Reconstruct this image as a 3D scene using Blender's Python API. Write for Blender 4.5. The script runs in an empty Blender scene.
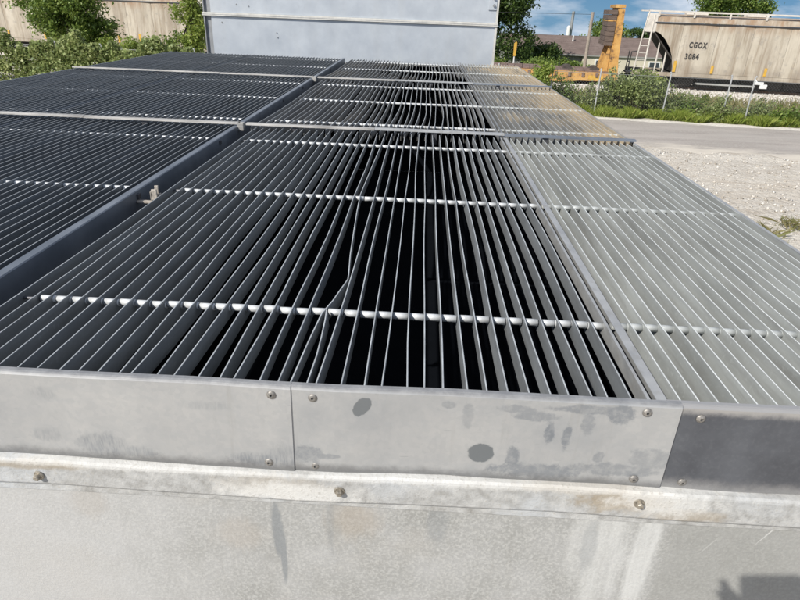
import bpy, bmesh, math, random
import numpy as np
from mathutils import Vector, Matrix
rnd = random.Random(7)
nrg = np.random.default_rng(11)
scene = bpy.context.scene
COL = scene.collection
Z0 = 3.575                       # height of the louvre deck above the yard

# ------------------------------------------------------------------ camera
cam_d = bpy.data.cameras.new('camera'); cam = bpy.data.objects.new('camera', cam_d); COL.objects.link(cam)
F, PITCH, ROLL, YAW = 600.0, 0.45623, 0.0385, -0.02244
cp, sp, cr, sr, cy_, sy_ = math.cos(PITCH), math.sin(PITCH), math.cos(ROLL), math.sin(ROLL), math.cos(YAW), math.sin(YAW)
def w3(r, fw, z): return Vector((r*cy_+fw*sy_, -r*sy_+fw*cy_, z))
right = w3(cr, sr*sp, sr*cp); upv = w3(-sr, cr*sp, cr*cp); fwd = w3(0, cp, -sp)
M3 = Matrix((right, upv, -fwd)).transposed()
cam.matrix_world = Matrix.Translation((0, -1.002, Z0+0.825)) @ M3.to_4x4()
cam_d.sensor_width = 36; cam_d.lens = 36*F/800; cam_d.clip_start = 0.005; cam_d.clip_end = 3000
scene.camera = cam

# ------------------------------------------------------------------ light
SUN = Vector((-0.53, -0.58, 0.67)).normalized()         # towards the sun
world = bpy.data.worlds.new('World'); scene.world = world; world.use_nodes = True
wn, wl = world.node_tree.nodes, world.node_tree.links
wn.clear()
wo = wn.new('ShaderNodeOutputWorld'); bg = wn.new('ShaderNodeBackground'); sky = wn.new('ShaderNodeTexSky')
sky.sky_type = 'NISHITA'; sky.sun_disc = False
sky.sun_elevation = math.asin(SUN.z); sky.sun_rotation = math.atan2(SUN.x, SUN.y)
sky.air_density = 1.0; sky.dust_density = 0.6; sky.ozone_density = 1.6
tc = wn.new('ShaderNodeTexCoord'); mp = wn.new('ShaderNodeMapping'); mp.inputs['Scale'].default_value = (3.2, 3.2, 11.0)
cn = wn.new('ShaderNodeTexNoise'); cn.inputs['Scale'].default_value = 1.9; cn.inputs['Detail'].default_value = 7; cn.inputs['Roughness'].default_value = 0.56
crp = wn.new('ShaderNodeValToRGB'); crp.color_ramp.elements[0].position = 0.41; crp.color_ramp.elements[1].position = 0.64
crp.color_ramp.elements[1].color = (0.85, 0.85, 0.85, 1)
mx = wn.new('ShaderNodeMix'); mx.data_type = 'RGBA'; mx.inputs[7].default_value = (11.5, 12.0, 13.0, 1)
hs = wn.new('ShaderNodeHueSaturation'); hs.inputs['Saturation'].default_value = 1.35
wl.new(tc.outputs['Generated'], mp.inputs['Vector']); wl.new(mp.outputs[0], cn.inputs['Vector']); wl.new(cn.outputs['Fac'], crp.inputs['Fac'])
# below the skyline the sky keeps its horizon colour (the land falls away behind the track)
sx = wn.new('ShaderNodeSeparateXYZ'); mz = wn.new('ShaderNodeMath'); mz.operation = 'MAXIMUM'; mz.inputs[1].default_value = 0.0
az = wn.new('ShaderNodeMath'); az.operation = 'ADD'; az.inputs[1].default_value = 0.16
cx_ = wn.new('ShaderNodeCombineXYZ'); nv = wn.new('ShaderNodeVectorMath'); nv.operation = 'NORMALIZE'
wl.new(tc.outputs['Generated'], sx.inputs[0]); wl.new(sx.outputs[2], mz.inputs[0]); wl.new(mz.outputs[0], az.inputs[0])
wl.new(sx.outputs[0], cx_.inputs[0]); wl.new(sx.outputs[1], cx_.inputs[1]); wl.new(az.outputs[0], cx_.inputs[2]); wl.new(cx_.outputs[0], nv.inputs[0]); wl.new(nv.outputs[0], sky.inputs['Vector'])
wl.new(sky.outputs[0], hs.inputs['Color']); wl.new(hs.outputs[0], mx.inputs[6]); wl.new(crp.outputs[0], mx.inputs[0]); wl.new(mx.outputs[2], bg.inputs['Color'])
bg.inputs['Strength'].default_value = 0.07; wl.new(bg.outputs[0], wo.inputs['Surface'])
sl = bpy.data.lights.new('sun', 'SUN'); so = bpy.data.objects.new('sun', sl); COL.objects.link(so)
sl.energy = 4.65; sl.angle = math.radians(0.53); sl.color = (1.0, 0.955, 0.88)
so.rotation_euler = SUN.to_track_quat('Z', 'Y').to_euler(); so.location = (-20, -20, 30)
scene.view_settings.view_transform = 'Standard'; scene.view_settings.look = 'None'
scene.view_settings.exposure = 0.10; scene.view_settings.gamma = 1.0
scene.cycles.max_bounces = 6; scene.cycles.diffuse_bounces = 3

# ------------------------------------------------------------------ material helpers
class NT:
    def __init__(s, name):
        s.m = bpy.data.materials.new(name); s.m.use_nodes = True
        s.n, s.l = s.m.node_tree.nodes, s.m.node_tree.links
        s.b = s.n['Principled BSDF']; s.out = s.n['Material Output']
        s.geo = s.n.new('ShaderNodeNewGeometry'); s.pos = s.geo.outputs['Position']
    def mapv(s, scale, vec=None):
        k = s.n.new('ShaderNodeMapping'); k.inputs['Scale'].default_value = scale
        s.l.new(vec or s.pos, k.inputs['Vector']); return k.outputs[0]
    def noise(s, scale, detail=4, rough=.55, vec=None, dist=0):
        k = s.n.new('ShaderNodeTexNoise'); k.inputs['Scale'].default_value = scale; k.inputs['Detail'].default_value = detail
        k.inputs['Roughness'].default_value = rough; k.inputs['Distortion'].default_value = dist
        s.l.new(vec or s.pos, k.inputs['Vector']); return k.outputs['Fac']
    def vor(s, scale, vec=None, out='Distance'):
        k = s.n.new('ShaderNodeTexVoronoi'); k.inputs['Scale'].default_value = scale
        s.l.new(vec or s.pos, k.inputs['Vector']); return k.outputs[out]
    def ramp(s, fac, stops):
        k = s.n.new('ShaderNodeValToRGB'); e = k.color_ramp.elements
        while len(e) < len(stops): e.new(0.5)
        for q, (p, c) in zip(e, stops):
            q.position = p; q.color = (c, c, c, 1) if isinstance(c, (int, float)) else (*c, 1)
        s.l.new(fac, k.inputs['Fac']); return k.outputs[0]
    def mix(s, fac, a, b, mode='MIX'):
        k = s.n.new('ShaderNodeMix'); k.data_type = 'RGBA'; k.blend_type = mode
        for v, i in ((fac, 0), (a, 6), (b, 7)):
            if hasattr(v, 'links'): s.l.new(v, k.inputs[i])
            elif i == 0: k.inputs[0].default_value = v
            else: k.inputs[i].default_value = (*v, 1) if len(v) == 3 else v
        return k.outputs[2]
    def math(s, op, a, b=0.0, c=None):
        k = s.n.new('ShaderNodeMath'); k.operation = op
        for i, v in enumerate((a, b, c)):
            if v is None: continue
            if hasattr(v, 'links'): s.l.new(v, k.inputs[i])
            else: k.inputs[i].default_value = v
        return k.outputs[0]
    def sep(s, vec=None):
        k = s.n.new('ShaderNodeSeparateXYZ'); s.l.new(vec or s.pos, k.inputs[0]); return k.outputs
    def smooth(s, v, a, b):
        k = s.n.new('ShaderNodeMapRange'); k.interpolation_type = 'SMOOTHSTEP'
        s.l.new(v, k.inputs[0]); k.inputs[1].default_value = a; k.inputs[2].default_value = b; return k.outputs[0]
    def col(s, c):
        if hasattr(c, 'links'): s.l.new(c, s.b.inputs['Base Color'])
        else: s.b.inputs['Base Color'].default_value = (*c, 1)
        return s
    def rough(s, v):
        if hasattr(v, 'links'): s.l.new(v, s.b.inputs['Roughness'])
        else: s.b.inputs['Roughness'].default_value = v
        return s
    def metal(s, v):
        if hasattr(v, 'links'): s.l.new(v, s.b.inputs['Metallic'])
        else: s.b.inputs['Metallic'].default_value = v
        return s
    def bump(s, h, dist=.01, strength=.5):
        k = s.n.new('ShaderNodeBump'); k.inputs['Strength'].default_value = strength; k.inputs['Distance'].default_value = dist
        s.l.new(h, k.inputs['Height']); s.l.new(k.outputs[0], s.b.inputs['Normal']); return s
def blend_blobs(t, x, z, blobs, wob, edge=.35):
    """union of soft ellipses (cx, cz, rx, rz, strength), edges roughened by wob"""
    acc = None
    for cx, cz, rx, rz, st in blobs:
        a = t.math('MULTIPLY', t.math('SUBTRACT', x, cx), 1/rx); b = t.math('MULTIPLY', t.math('SUBTRACT', z, cz), 1/rz)
        d = t.math('SQRT', t.math('ADD', t.math('MULTIPLY', a, a), t.math('MULTIPLY', b, b)))
        d = t.math('ADD', d, wob)
        m = t.math('MULTIPLY', t.smooth(d, 1+edge*.5, 1-edge*.5), st)
        acc = m if acc is None else t.math('MAXIMUM', acc, m)
    return acc
def simple(name, c, r=.7, metal=0, var=.12, scale=6):
    t = NT(name); n = t.noise(scale, 5)
    t.col(t.ramp(n, [(.3, tuple(v*(1-var) for v in c)), (.7, tuple(min(1, v*(1+var)) for v in c))])).rough(r).metal(metal)
    return t.m

# ---- metals of the tower
def slat_mat(name, base, tint=(.96, 1, 1.02), tan=0.0, metal=.25):
    t = NT(name)
    oi = t.n.new('ShaderNodeObjectInfo'); cb = t.n.new('ShaderNodeCombineXYZ'); rv = oi.outputs['Random']
    t.l.new(t.math('MULTIPLY', rv, 61.0), cb.inputs[0]); t.l.new(t.math('MULTIPLY', rv, 23.0), cb.inputs[1])
    va = t.n.new('ShaderNodeVectorMath'); va.operation = 'ADD'; t.l.new(t.pos, va.inputs[0]); t.l.new(cb.outputs[0], va.inputs[1]); vv = va.outputs[0]
    n1 = t.noise(1.0, 6, .62, vec=t.mapv((24, 1.6, 6), vv))      # long streaks along each slat, different on every slat
    n2 = t.noise(70, 3); n3 = t.noise(1, 5, .65, vec=t.mapv((4, 2.6, 30), vv))
    lo = tuple(base*.72*k for k in tint); hi = tuple(min(.9, base*1.22*k) for k in tint)
    c = t.ramp(n1, [(.3, lo), (.7, hi)])
    c = t.mix(t.ramp(n3, [(.48, 0), (.68, .42)]), c, tuple(base*.55*k for k in (1.03, 1, .95)))
    c = t.mix(t.ramp(n2, [(.55, 0), (.72, .35)]), c, tuple(min(.9, base*1.35*k) for k in tint))
    c = t.mix(t.ramp(rv, [(0, .0), (1, .34)]), c, tuple(base*.6*k for k in tint))
    if tan:
        x, y, z = t.sep()
        wob = t.math('MULTIPLY', t.math('SUBTRACT', t.noise(2.3, 4), .5), 1.1)
        xm = t.math('SUBTRACT', x, t.math('MULTIPLY', t.math('SUBTRACT', y, 6.5), -.06))
        e = t.smooth(t.math('ADD', xm, wob), .85, 1.30)
        e2 = t.math('MULTIPLY', t.smooth(t.math('ADD', t.noise(1.4, 2), t.math('MULTIPLY', n1, .25)), .66, .80), .5)
        f = t.math('MULTIPLY', t.math('MAXIMUM', e, e2), t.ramp(n1, [(.3, .45), (.62, 1)]))
        c = t.mix(t.math('MULTIPLY', f, tan), c, (.66, .545, .375))
    t.col(c).rough(t.ramp(n1, [(.3, .42), (.7, .6)])).metal(metal).bump(n2, .0006, .25)
    return t.m
M = {}
M['slat_grey'] = slat_mat('weathered_slat', .27, (.93, 1, 1.06))
M['slat_left'] = slat_mat('weathered_shaded_slat_left', .22, (.90, 1, 1.10), metal=.5)  # darker, bluer copy: shade on the left bay is put into the colour
M['slat_pale'] = slat_mat('pale_galvanised_slat', .46, (.955, 1, .975), metal=.15)
M['slat_tan'] = slat_mat('lime_stained_slat', .34, (.98, 1, .99), tan=.95)
M['slat_mid_tan'] = slat_mat('lightly_stained_slat', .27, (.97, 1, 1.02), tan=.35)
M['spacer'] = simple('spacer_tube', (.63, .645, .65), .45, .2, .2, 24); M['edge_bright'] = simple('sunlit_slat_edge_pale', (.70, .72, .71), .4, .2, .18, 14); M['spacer_grey'] = simple('spacer_tube_grey', (.46, .48, .475), .5, .15, .12, 30); M['edge'] = simple('sunlit_slat_edge', (.52, .54, .55), .42, .3, .25, 14)  # slat edge colours are paler to paint in the sun's highlight
M['rod'] = simple('dark_rod', (.12, .12, .13), .5, .6)
t = NT('frame_rail'); n = t.noise(1, 5, .6, vec=t.mapv((9, 9, 30)))
t.col(t.mix(t.ramp(t.noise(22, 4), [(.5, 0), (.7, .55)]), t.ramp(n, [(.3, (.33, .34, .35)), (.7, (.47, .475, .47))]), (.30, .29, .27))).rough(.48).metal(.3); M['rail'] = t.m
t = NT('cover_rail'); n = t.noise(1, 6, .65, vec=t.mapv((5, 40, 40)))
t.col(t.ramp(n, [(.3, (.22, .21, .20)), (.5, (.40, .39, .37)), (.72, (.58, .56, .53))])).rough(.55).metal(.2); M['cover'] = t.m
t = NT('beam_steel'); n = t.noise(5, 5)
t.col(t.ramp(n, [(.3, (.13, .15, .18)), (.7, (.22, .245, .28))])).rough(.5).metal(.3); M['beam'] = t.m
M['interior'] = simple('plenum_deep_shade', (.006, .007, .009), .95)  # near-black colour stands in for the deep shade under the slats
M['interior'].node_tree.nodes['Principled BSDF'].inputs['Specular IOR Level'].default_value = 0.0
M['clip'] = simple('limed_clip', (.42, .38, .33), .8, .1, .35, 60)
M['screw'] = simple('screw_steel', (.27, .255, .235), .5, .5, .4, 220)
M['screw_dark'] = simple('screw_socket', (.05, .05, .05), .6, .3)
M['bolt_rust'] = simple('weathered_bolt', (.34, .31, .26), .5, .6, .4, 160)

def flange_mat(name, kind):
    t = NT(name); x, y, z = t.sep()
    zz = t.math('SUBTRACT', z, Z0)
    fine = t.noise(90, 4, .6); cloud = t.noise(5.5, 6, .62); brush = t.noise(1, 4, .6, vec=t.mapv((14, 14, 60)))
    wob = t.math('MULTIPLY', t.math('SUBTRACT', t.noise(30, 6, .75), .5), 2.1)
    wob2 = t.math('MULTIPLY', t.math('SUBTRACT', t.noise(60, 4, .65), .5), .5)
    if kind == 'dark':
        c = t.ramp(cloud, [(.3, (.085, .09, .105)), (.7, (.155, .165, .185))])
        c = t.mix(t.ramp(fine, [(.5, 0), (.75, .2)]), c, (.25, .26, .28))
        edge = t.math('MAXIMUM', t.smooth(t.math('ADD', zz, t.math('MULTIPLY', wob, .012)), .012, .036),
                      t.math('MULTIPLY', t.smooth(t.math('ADD', zz, t.math('MULTIPLY', wob, .02)), -.155, -.205), .75))
        c = t.mix(edge, c, (.44, .43, .42))
        t.col(c).rough(t.ramp(cloud, [(.3, .32), (.7, .5)])).metal(.45).bump(fine, .0004, .2)
        return t.m
    c = t.ramp(cloud, [(.28, (.37, .38, .39)), (.5, (.445, .447, .445)), (.75, (.50, .497, .485))])
    c = t.mix(t.ramp(brush, [(.45, 0), (.75, .28)]), c, (.40, .415, .43))
    c = t.mix(t.ramp(fine, [(.56, 0), (.75, .22)]), c, (.34, .35, .36))
    spg = t.n.new('ShaderNodeRGBToBW'); t.l.new(t.vor(85, out='Color'), spg.inputs[0])
    c = t.mix(t.ramp(spg.outputs[0], [(.25, .0), (.8, .20)]), c, (.33, .345, .36))
    rot = t.n.new('ShaderNodeMapping'); rot.inputs['Rotation'].default_value = (0, .5, 0); rot.inputs['Scale'].default_value = (18, 1, 190); t.l.new(t.pos, rot.inputs['Vector'])
    c = t.mix(t.math('MULTIPLY', t.ramp(t.noise(1, 3, .6, vec=rot.outputs[0]), [(.66, 0), (.72, .55)]), t.ramp(t.noise(6, 3), [(.5, 0), (.62, 1)])), c, (.29, .30, .31))
    drip = t.math('MULTIPLY', t.ramp(t.noise(1, 5, .65, vec=t.mapv((42, 42, 3.5))), [(.55, 0), (.72, .5)]), t.ramp(t.noise(3.5, 4), [(.42, 0), (.62, 1)]))
    c = t.mix(drip, c, (.33, .325, .31))
    if kind == 'left':
        bl = [(-.735, -.152, .055, .035, .6), (-.655, -.17, .05, .016, .55), (-.86, -.135, .035, .02, .4), (-.845, -.012, .03, .016, .3),
              (-.335, -.172, .08, .018, .7), (-.29, -.15, .035, .03, .55), (-.46, -.02, .07, .012, .25)]
        sc = t.noise(1, 3, .7, vec=t.mapv((150, 1, 26)))
        f = t.math('MULTIPLY', blend_blobs(t, x, zz, bl, wob, .9), t.ramp(sc, [(.4, .35), (.62, 1)]))
    else:
        bl = [(-.236, -.145, .035, .03, .6), (-.20, -.15, .04, .008, .5), (.322, -.165, .10, .022, .7), (.255, -.125, .016, .03, .75), (.42, .02, .09, .012, .65), (.485, .012, .03, .024, .75),
              (.30, -.005, .06, .013, .55), (.25, .012, .04, .01, .5), (.332, -.045, .012, .036, .85), (.372, -.058, .010, .04, .8), (.415, -.02, .016, .03, .5),
              (.575, -.115, .05, .03, .45), (.50, -.15, .11, .018, .55), (.095, .014, .016, .010, .5), (.14, -.01, .012, .035, .35), (.455, -.115, .012, .016, .55)]
        f = t.math('MULTIPLY', blend_blobs(t, x, zz, bl, wob, .42), t.ramp(t.noise(48, 5, .7), [(.36, .45), (.55, 1)]))
    c = t.mix(f, c, (.20, .22, .245))
    if kind != 'left':
        g = blend_blobs(t, t.math('ADD', x, t.math('MULTIPLY', zz, -.35)), zz, [(-.102, -.002, .019, .026, .9)], wob2, .16)
        g = t.math('MAXIMUM', g, blend_blobs(t, x, zz, [(.180, -.120, .031, .028, .95)], wob2, .16))
        c = t.mix(g, c, (.165, .18, .19))
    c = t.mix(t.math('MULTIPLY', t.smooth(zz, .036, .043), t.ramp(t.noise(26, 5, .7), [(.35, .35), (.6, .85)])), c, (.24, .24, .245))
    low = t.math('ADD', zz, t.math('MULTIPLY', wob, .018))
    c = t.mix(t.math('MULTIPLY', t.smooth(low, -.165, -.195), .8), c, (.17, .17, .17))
    t.col(c).rough(t.ramp(cloud, [(.3, .36), (.7, .52)])).metal(.3).bump(t.math('ADD', fine, t.math('MULTIPLY', cloud, 2)), .0005, .22)
    return t.m
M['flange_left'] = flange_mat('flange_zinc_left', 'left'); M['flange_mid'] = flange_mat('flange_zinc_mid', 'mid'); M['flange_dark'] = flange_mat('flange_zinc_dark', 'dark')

t = NT('rim_limed'); x, y, z = t.sep(); n = t.noise(30, 6, .7); n2 = t.noise(120, 3); n3 = t.noise(4, 4)
c = t.ramp(n, [(.32, (.28, .275, .26)), (.5, (.405, .405, .395)), (.68, (.52, .52, .505))])
c = t.mix(t.ramp(n3, [(.5, 0), (.66, .6)]), c, (.52, .55, .58))
wob = t.math('MULTIPLY', t.math('SUBTRACT', t.noise(26, 5, .7), .5), 2.2)
st = blend_blobs(t, x, t.math('SUBTRACT', z, Z0), [(.53, -.225, .10, .035, .75), (.68, -.26, .09, .02, .55), (-.3, -.24, .13, .03, .4), (-.92, -.215, .12, .012, .6), (.45, -.20, .16, .012, .5)], wob, .9)
c = t.mix(st, c, (.31, .245, .16))
wh = blend_blobs(t, x, t.math('SUBTRACT', z, Z0), [(-.28, -.255, .16, .03, .8), (.62, -.22, .12, .04, .7), (.2, -.20, .5, .012, .5), (-.7, -.205, .35, .01, .5)], wob, .9)
c = t.mix(wh, c, (.66, .655, .63))
c = t.mix(t.ramp(n2, [(.58, 0), (.7, .5)]), c, (.33, .31, .27))
t.col(c).rough(.75).bump(t.math('ADD', n, t.math('MULTIPLY', n2, .5)), .003, .6); M['rim'] = t.m

t = NT('tank_sprayed_zinc'); x, y, z = t.sep(); zz = t.math('SUBTRACT', z, Z0)
n = t.noise(150, 4, .7); n2 = t.noise(7, 5, .6); st = t.noise(1, 5, .65, vec=t.mapv((26, 26, 2.2))); sp_ = t.noise(125, 4, .7); blo = t.noise(2.2, 4, .6)
c = t.ramp(n2, [(.3, (.30, .30, .285)), (.5, (.355, .355, .345)), (.72, (.41, .41, .405))])
c = t.mix(t.ramp(sp_, [(.45, 0), (.62, .62)]), c, (.52, .52, .50))
c = t.mix(t.ramp(n, [(.55, 0), (.72, .45)]), c, (.25, .245, .225))
c = t.mix(t.ramp(st, [(.52, 0), (.75, .35)]), c, (.28, .275, .255))
c = t.mix(t.ramp(blo, [(.54, 0), (.7, .3)]), c, (.36, .315, .25))
wob = t.math('MULTIPLY', t.math('SUBTRACT', t.noise(1, 5, .65, vec=t.mapv((30, 30, 6))), .5), 1.4)
c = t.mix(t.math('MULTIPLY', t.smooth(t.math('ADD', x, t.math('MULTIPLY', wob, .03)), .645, .70), .55), c, (.285, .285, .268))
c = t.mix(t.math('MULTIPLY', t.smooth(t.math('ADD', x, t.math('MULTIPLY', wob, .12)), -.25, -.95), .6), c, (.53, .53, .525))
f = blend_blobs(t, x, zz, [(.52, -.42, .05, .24, .6), (.62, -.42, .03, .26, .75), (.46, -.38, .03, .14, .4)], wob, .8)
c = t.mix(t.math('MULTIPLY', f, t.ramp(st, [(.35, .4), (.6, 1)])), c, (.64, .645, .63))
f = blend_blobs(t, x, zz, [(-.318, -.40, .013, .10, .75), (-.306, -.50, .008, .09, .75), (.48, -.40, .02, .09, .3), (-.18, -.36, .010, .10, .35), (.09, -.34, .03, .07, .35)], wob, .6)
c = t.mix(f, c, (.22, .235, .245))
f = blend_blobs(t, x, zz, [(-.12, -.35, .06, .06, .4), (-.42, -.42, .07, .05, .25), (-.8, -.34, .05, .05, .2)], wob, 1)
c = t.mix(f, c, (.37, .31, .24))
c = t.mix(blend_blobs(t, t.math('ADD', x, t.math('MULTIPLY', zz, -.55)), zz, [(1.085, -.31, .0022, .045, .45), (.98, -.37, .0016, .03, .25)], 0.0, .6), c, (.72, .72, .70))
t.col(c).rough(.72).metal(.05).bump(t.math('ADD', n, t.math('MULTIPLY', sp_, 1.5)), .002, .38); M['tank'] = t.m

# ---- far steel housing, trains, houses
t = NT('housing_galvanised'); n = t.noise(3, 6, .6); n2 = t.noise(1, 4, .6, vec=t.mapv((3, 3, .5))); n3 = t.noise(11, 5, .65)
c = t.ramp(n, [(.3, (.47, .51, .56)), (.7, (.60, .64, .68))]); c = t.mix(t.ramp(n2, [(.5, 0), (.75, .35)]), c, (.52, .53, .53))
c = t.mix(t.ramp(n3, [(.6, 0), (.72, .25)]), c, (.40, .42, .44)); t.col(c).rough(.40).metal(.30).bump(n, .004, .15); M['housing'] = t.m
M['housing_trim'] = simple('housing_trim', (.62, .61, .57), .55, .15, .15, 9)
M['housing_dark'] = simple('housing_post', (.30, .31, .32), .55, .3, .2, 9)

t = NT('hopper_paint'); x, y, z = t.sep()
n = t.noise(.8, 6, .62); st = t.noise(1, 6, .62, vec=t.mapv((1.6, 1.6, .22)))
c = t.ramp(n, [(.3, (.47, .42, .335)), (.7, (.58, .525, .435))])
c = t.mix(t.ramp(st, [(.45, 0), (.64, .72)]), c, (.28, .225, .17))
topg = t.math('MULTIPLY', t.smooth(z, 3.35, 4.0), t.ramp(t.noise(1, 5, .6, vec=t.mapv((2.4, 2.4, .8))), [(.38, .1), (.62, .9)]))
c = t.mix(t.math('MULTIPLY', topg, .8), c, (.30, .17, .085))
lowg = t.math('MULTIPLY', t.smooth(z, 2.0, 1.25), t.ramp(t.noise(1.3, 5), [(.35, .1), (.6, .8)]))
c = t.mix(t.math('MULTIPLY', lowg, .75), c, (.27, .225, .175))
c = t.mix(t.ramp(t.noise(1, 5, .65, vec=t.mapv((5, 5, .35))), [(.50, 0), (.66, .62)]), c, (.23, .17, .11))
c = t.mix(t.ramp(t.noise(2.6, 5, .7), [(.56, 0), (.68, .55)]), c, (.29, .265, .235))
t.col(c).rough(.62).bump(n, .02, .2); M['hopper'] = t.m
M['hopper_white'] = simple('hopper_end_white', (.62, .58, .52), .6, 0, .2, 2.5)
M['stencil'] = simple('stencil_black', (.045, .042, .04), .7)
M['stripe'] = simple('reflector_yellow', (.62, .37, .06), .5, 0, .2, 5)
M['under'] = simple('underframe_grime_shade', (.055, .048, .042), .85, 0, .4, 4)  # grime, with the shade beneath the cars put into the colour
M['gate_grey'] = simple('discharge_grey', (.36, .36, .34), .7, 0, .2, 3)
M['black'] = simple('black_paint', (.03, .03, .03), .6)
t = NT('flatcar_yellow'); n = t.noise(2.2, 6, .68)
t.col(t.ramp(n, [(.36, (.13, .075, .045)), (.47, (.50, .27, .075)), (.7, (.62, .37, .12))])).rough(.65); M['yellow'] = t.m
t = NT('bulkhead_timber'); n = t.noise(1, 5, .6, vec=t.mapv((2, 2, 14)))
t.col(t.ramp(n, [(.3, (.085, .060, .048)), (.7, (.17, .125, .10))])).rough(.85); M['timber'] = t.m
t = NT('deck_rust'); n = t.noise(2, 6)
t.col(t.ramp(n, [(.35, (.12, .075, .06)), (.7, (.27, .19, .16))])).rough(.9); M['deck'] = t.m
M['steel_wheel'] = simple('wheel_steel', (.10, .085, .075), .6, .4, .3)
M['rail_rust'] = simple('rail_rust', (.16, .10, .07), .7, .3, .2)
M['tie'] = simple('tie_timber', (.10, .08, .065), .9, 0, .3)
t = NT('roof_shingle'); n = t.noise(1.2, 5); n2 = t.noise(1, 3, .6, vec=t.mapv((2, 8, 8)))
t.col(t.mix(t.ramp(n2, [(.45, 0), (.65, .4)]), t.ramp(n, [(.3, (.135, .098, .085)), (.7, (.21, .16, .14))]), (.11, .085, .075))).rough(.9); M['roof'] = t.m
M['siding'] = simple('cream_siding', (.62, .57, .45), .7, 0, .08, 2)
M['shade_trim_grey'] = simple('shaded_siding_and_trim', (.30, .29, .27), .8, 0, .12, 2)  # grey tone paints the shaded part of the cream wall; fascia shares it
M['glass'] = simple('window_glass', (.05, .06, .07), .12)
M['pole_wood'] = simple('pole_wood', (.33, .28, .23), .85, 0, .2, 4)
M['galv_post'] = simple('fence_post', (.48, .49, .49), .5, .4, .15, 8)
M['wire'] = simple('fence_wire', (.34, .35, .35), .5, .5)
M['white_paint'] = simple('white_paint', (.74, .74, .72), .5)
M['orange'] = simple('orange_paint', (.75, .30, .06), .5)
M['bark'] = simple('bark', (.13, .10, .075), .95, 0, .35, 9)

# ---- ground
t = NT('limestone_gravel'); x, y, z = t.sep()
v = t.vor(9, out='Color'); vd = t.vor(9); v2 = t.vor(27, out='Color'); v2d = t.vor(27); big = t.noise(.28, 5, .6); mid = t.noise(.9, 5, .65)
bw = t.n.new('ShaderNodeRGBToBW'); t.l.new(v, bw.inputs[0]); bw2 = t.n.new('ShaderNodeRGBToBW'); t.l.new(v2, bw2.inputs[0])
c = t.ramp(bw2.outputs[0], [(.15, (.50, .45, .37)), (.5, (.69, .635, .55)), (.85, (.82, .78, .70))])
c = t.mix(.35, c, t.ramp(bw.outputs[0], [(.2, (.38, .35, .30)), (.8, (.68, .645, .59))]))
c = t.mix(t.ramp(mid, [(.5, 0), (.68, .55)]), c, (.37, .30, .225))
c = t.mix(t.ramp(big, [(.46, 0), (.64, .6)]), c, (.66, .60, .51))
c = t.mix(t.math('MULTIPLY', t.smooth(v2d, .25, .5), .3), c, (.22, .195, .165))
tr = t.noise(1, 5, .62, vec=t.mapv((.16, .95, 1))); c = t.mix(t.ramp(tr, [(.52, 0), (.64, .5)]), c, (.74, .685, .59)); c = t.mix(t.ramp(tr, [(.33, .55), (.42, 0)]), c, (.40, .335, .26))
far = t.smooth(y, 43, 50); c = t.mix(far, c, (.10, .14, .05))
t.col(c).rough(.95).bump(t.math('ADD', t.math('MULTIPLY', vd, -1), t.math('MULTIPLY', v2d, -.5)), .05, .6); M['gravel'] = t.m
t = NT('worn_asphalt'); n = t.noise(.5, 5, .6); n2 = t.noise(30, 3); v2 = t.vor(22, out='Color'); bw2 = t.n.new('ShaderNodeRGBToBW'); t.l.new(v2, bw2.inputs[0])
rut = t.noise(1, 4, .6, vec=t.mapv((.22, 1.1, 1)))
c = t.ramp(rut, [(.3, (.29, .262, .235)), (.7, (.42, .38, .345))]); c = t.mix(t.ramp(bw2.outputs[0], [(.6, 0), (.8, .4)]), c, (.48, .45, .41))
c = t.mix(t.ramp(n, [(.5, 0), (.66, .45)]), c, (.37, .345, .315))
x, y, z = t.sep(); ed = t.math('ADD', t.math('SUBTRACT', y, 23.3), t.math('MULTIPLY', x, .19))
ed = t.math('ADD', ed, t.math('MULTIPLY', t.math('SUBTRACT', t.noise(1, 6, .7, vec=t.mapv((.55, 1.6, 1))), .5), 4.2))
c = t.mix(t.math('MULTIPLY', t.smooth(ed, 1.5, .1), .85), c, (.62, .565, .48))
c = t.mix(t.ramp(t.noise(1, 4, .6, vec=t.mapv((.12, 2.0, 1))), [(.56, 0), (.66, .4)]), c, (.20, .185, .175))
t.col(c).rough(.92).bump(n2, .01, .4); M['asphalt'] = t.m
M['verge'] = simple('verge_stone', (.62, .58, .52), .95, 0, .25, 8)
t = NT('stone_chips'); ob = t.geo.outputs['Random Per Island']
t.col(t.ramp(ob, [(0, (.33, .29, .24)), (.4, (.56, .52, .46)), (.8, (.70, .67, .62)), (1, (.46, .44, .42))])).rough(.95); M['stone'] = t.m

def leaf_mat(name, a, b, cc, trans=.35):
    t = NT(name); r = t.geo.outputs['Random Per Island']; n = t.noise(.9, 4, .6)
    c = t.ramp(r, [(0, a), (.5, b), (1, cc)]); c = t.mix(t.ramp(n, [(.4, 0), (.7, .45)]), c, a)
    t.col(c).rough(.5)
    tr = t.n.new('ShaderNodeBsdfTranslucent'); t.l.new(t.mix(.5, c, cc), tr.inputs['Color'])
    ms = t.n.new('ShaderNodeMixShader'); ms.inputs[0].default_value = trans
    t.l.new(t.b.outputs[0], ms.inputs[1]); t.l.new(tr.outputs[0], ms.inputs[2]); t.l.new(ms.outputs[0], t.out.inputs['Surface']); return t.m
M['leaf_dark'] = leaf_mat('leaf_dark', (.028, .06, .014), (.065, .115, .026), (.14, .20, .045))
M['leaf_mid'] = leaf_mat('leaf_mid', (.075, .135, .024), (.16, .245, .046), (.30, .37, .085))
M['leaf_vine'] = leaf_mat('leaf_vine', (.11, .165, .05), (.29, .36, .12), (.52, .55, .25))
M['leaf_light'] = leaf_mat('leaf_light', (.15, .22, .042), (.27, .36, .07), (.42, .47, .12))
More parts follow.
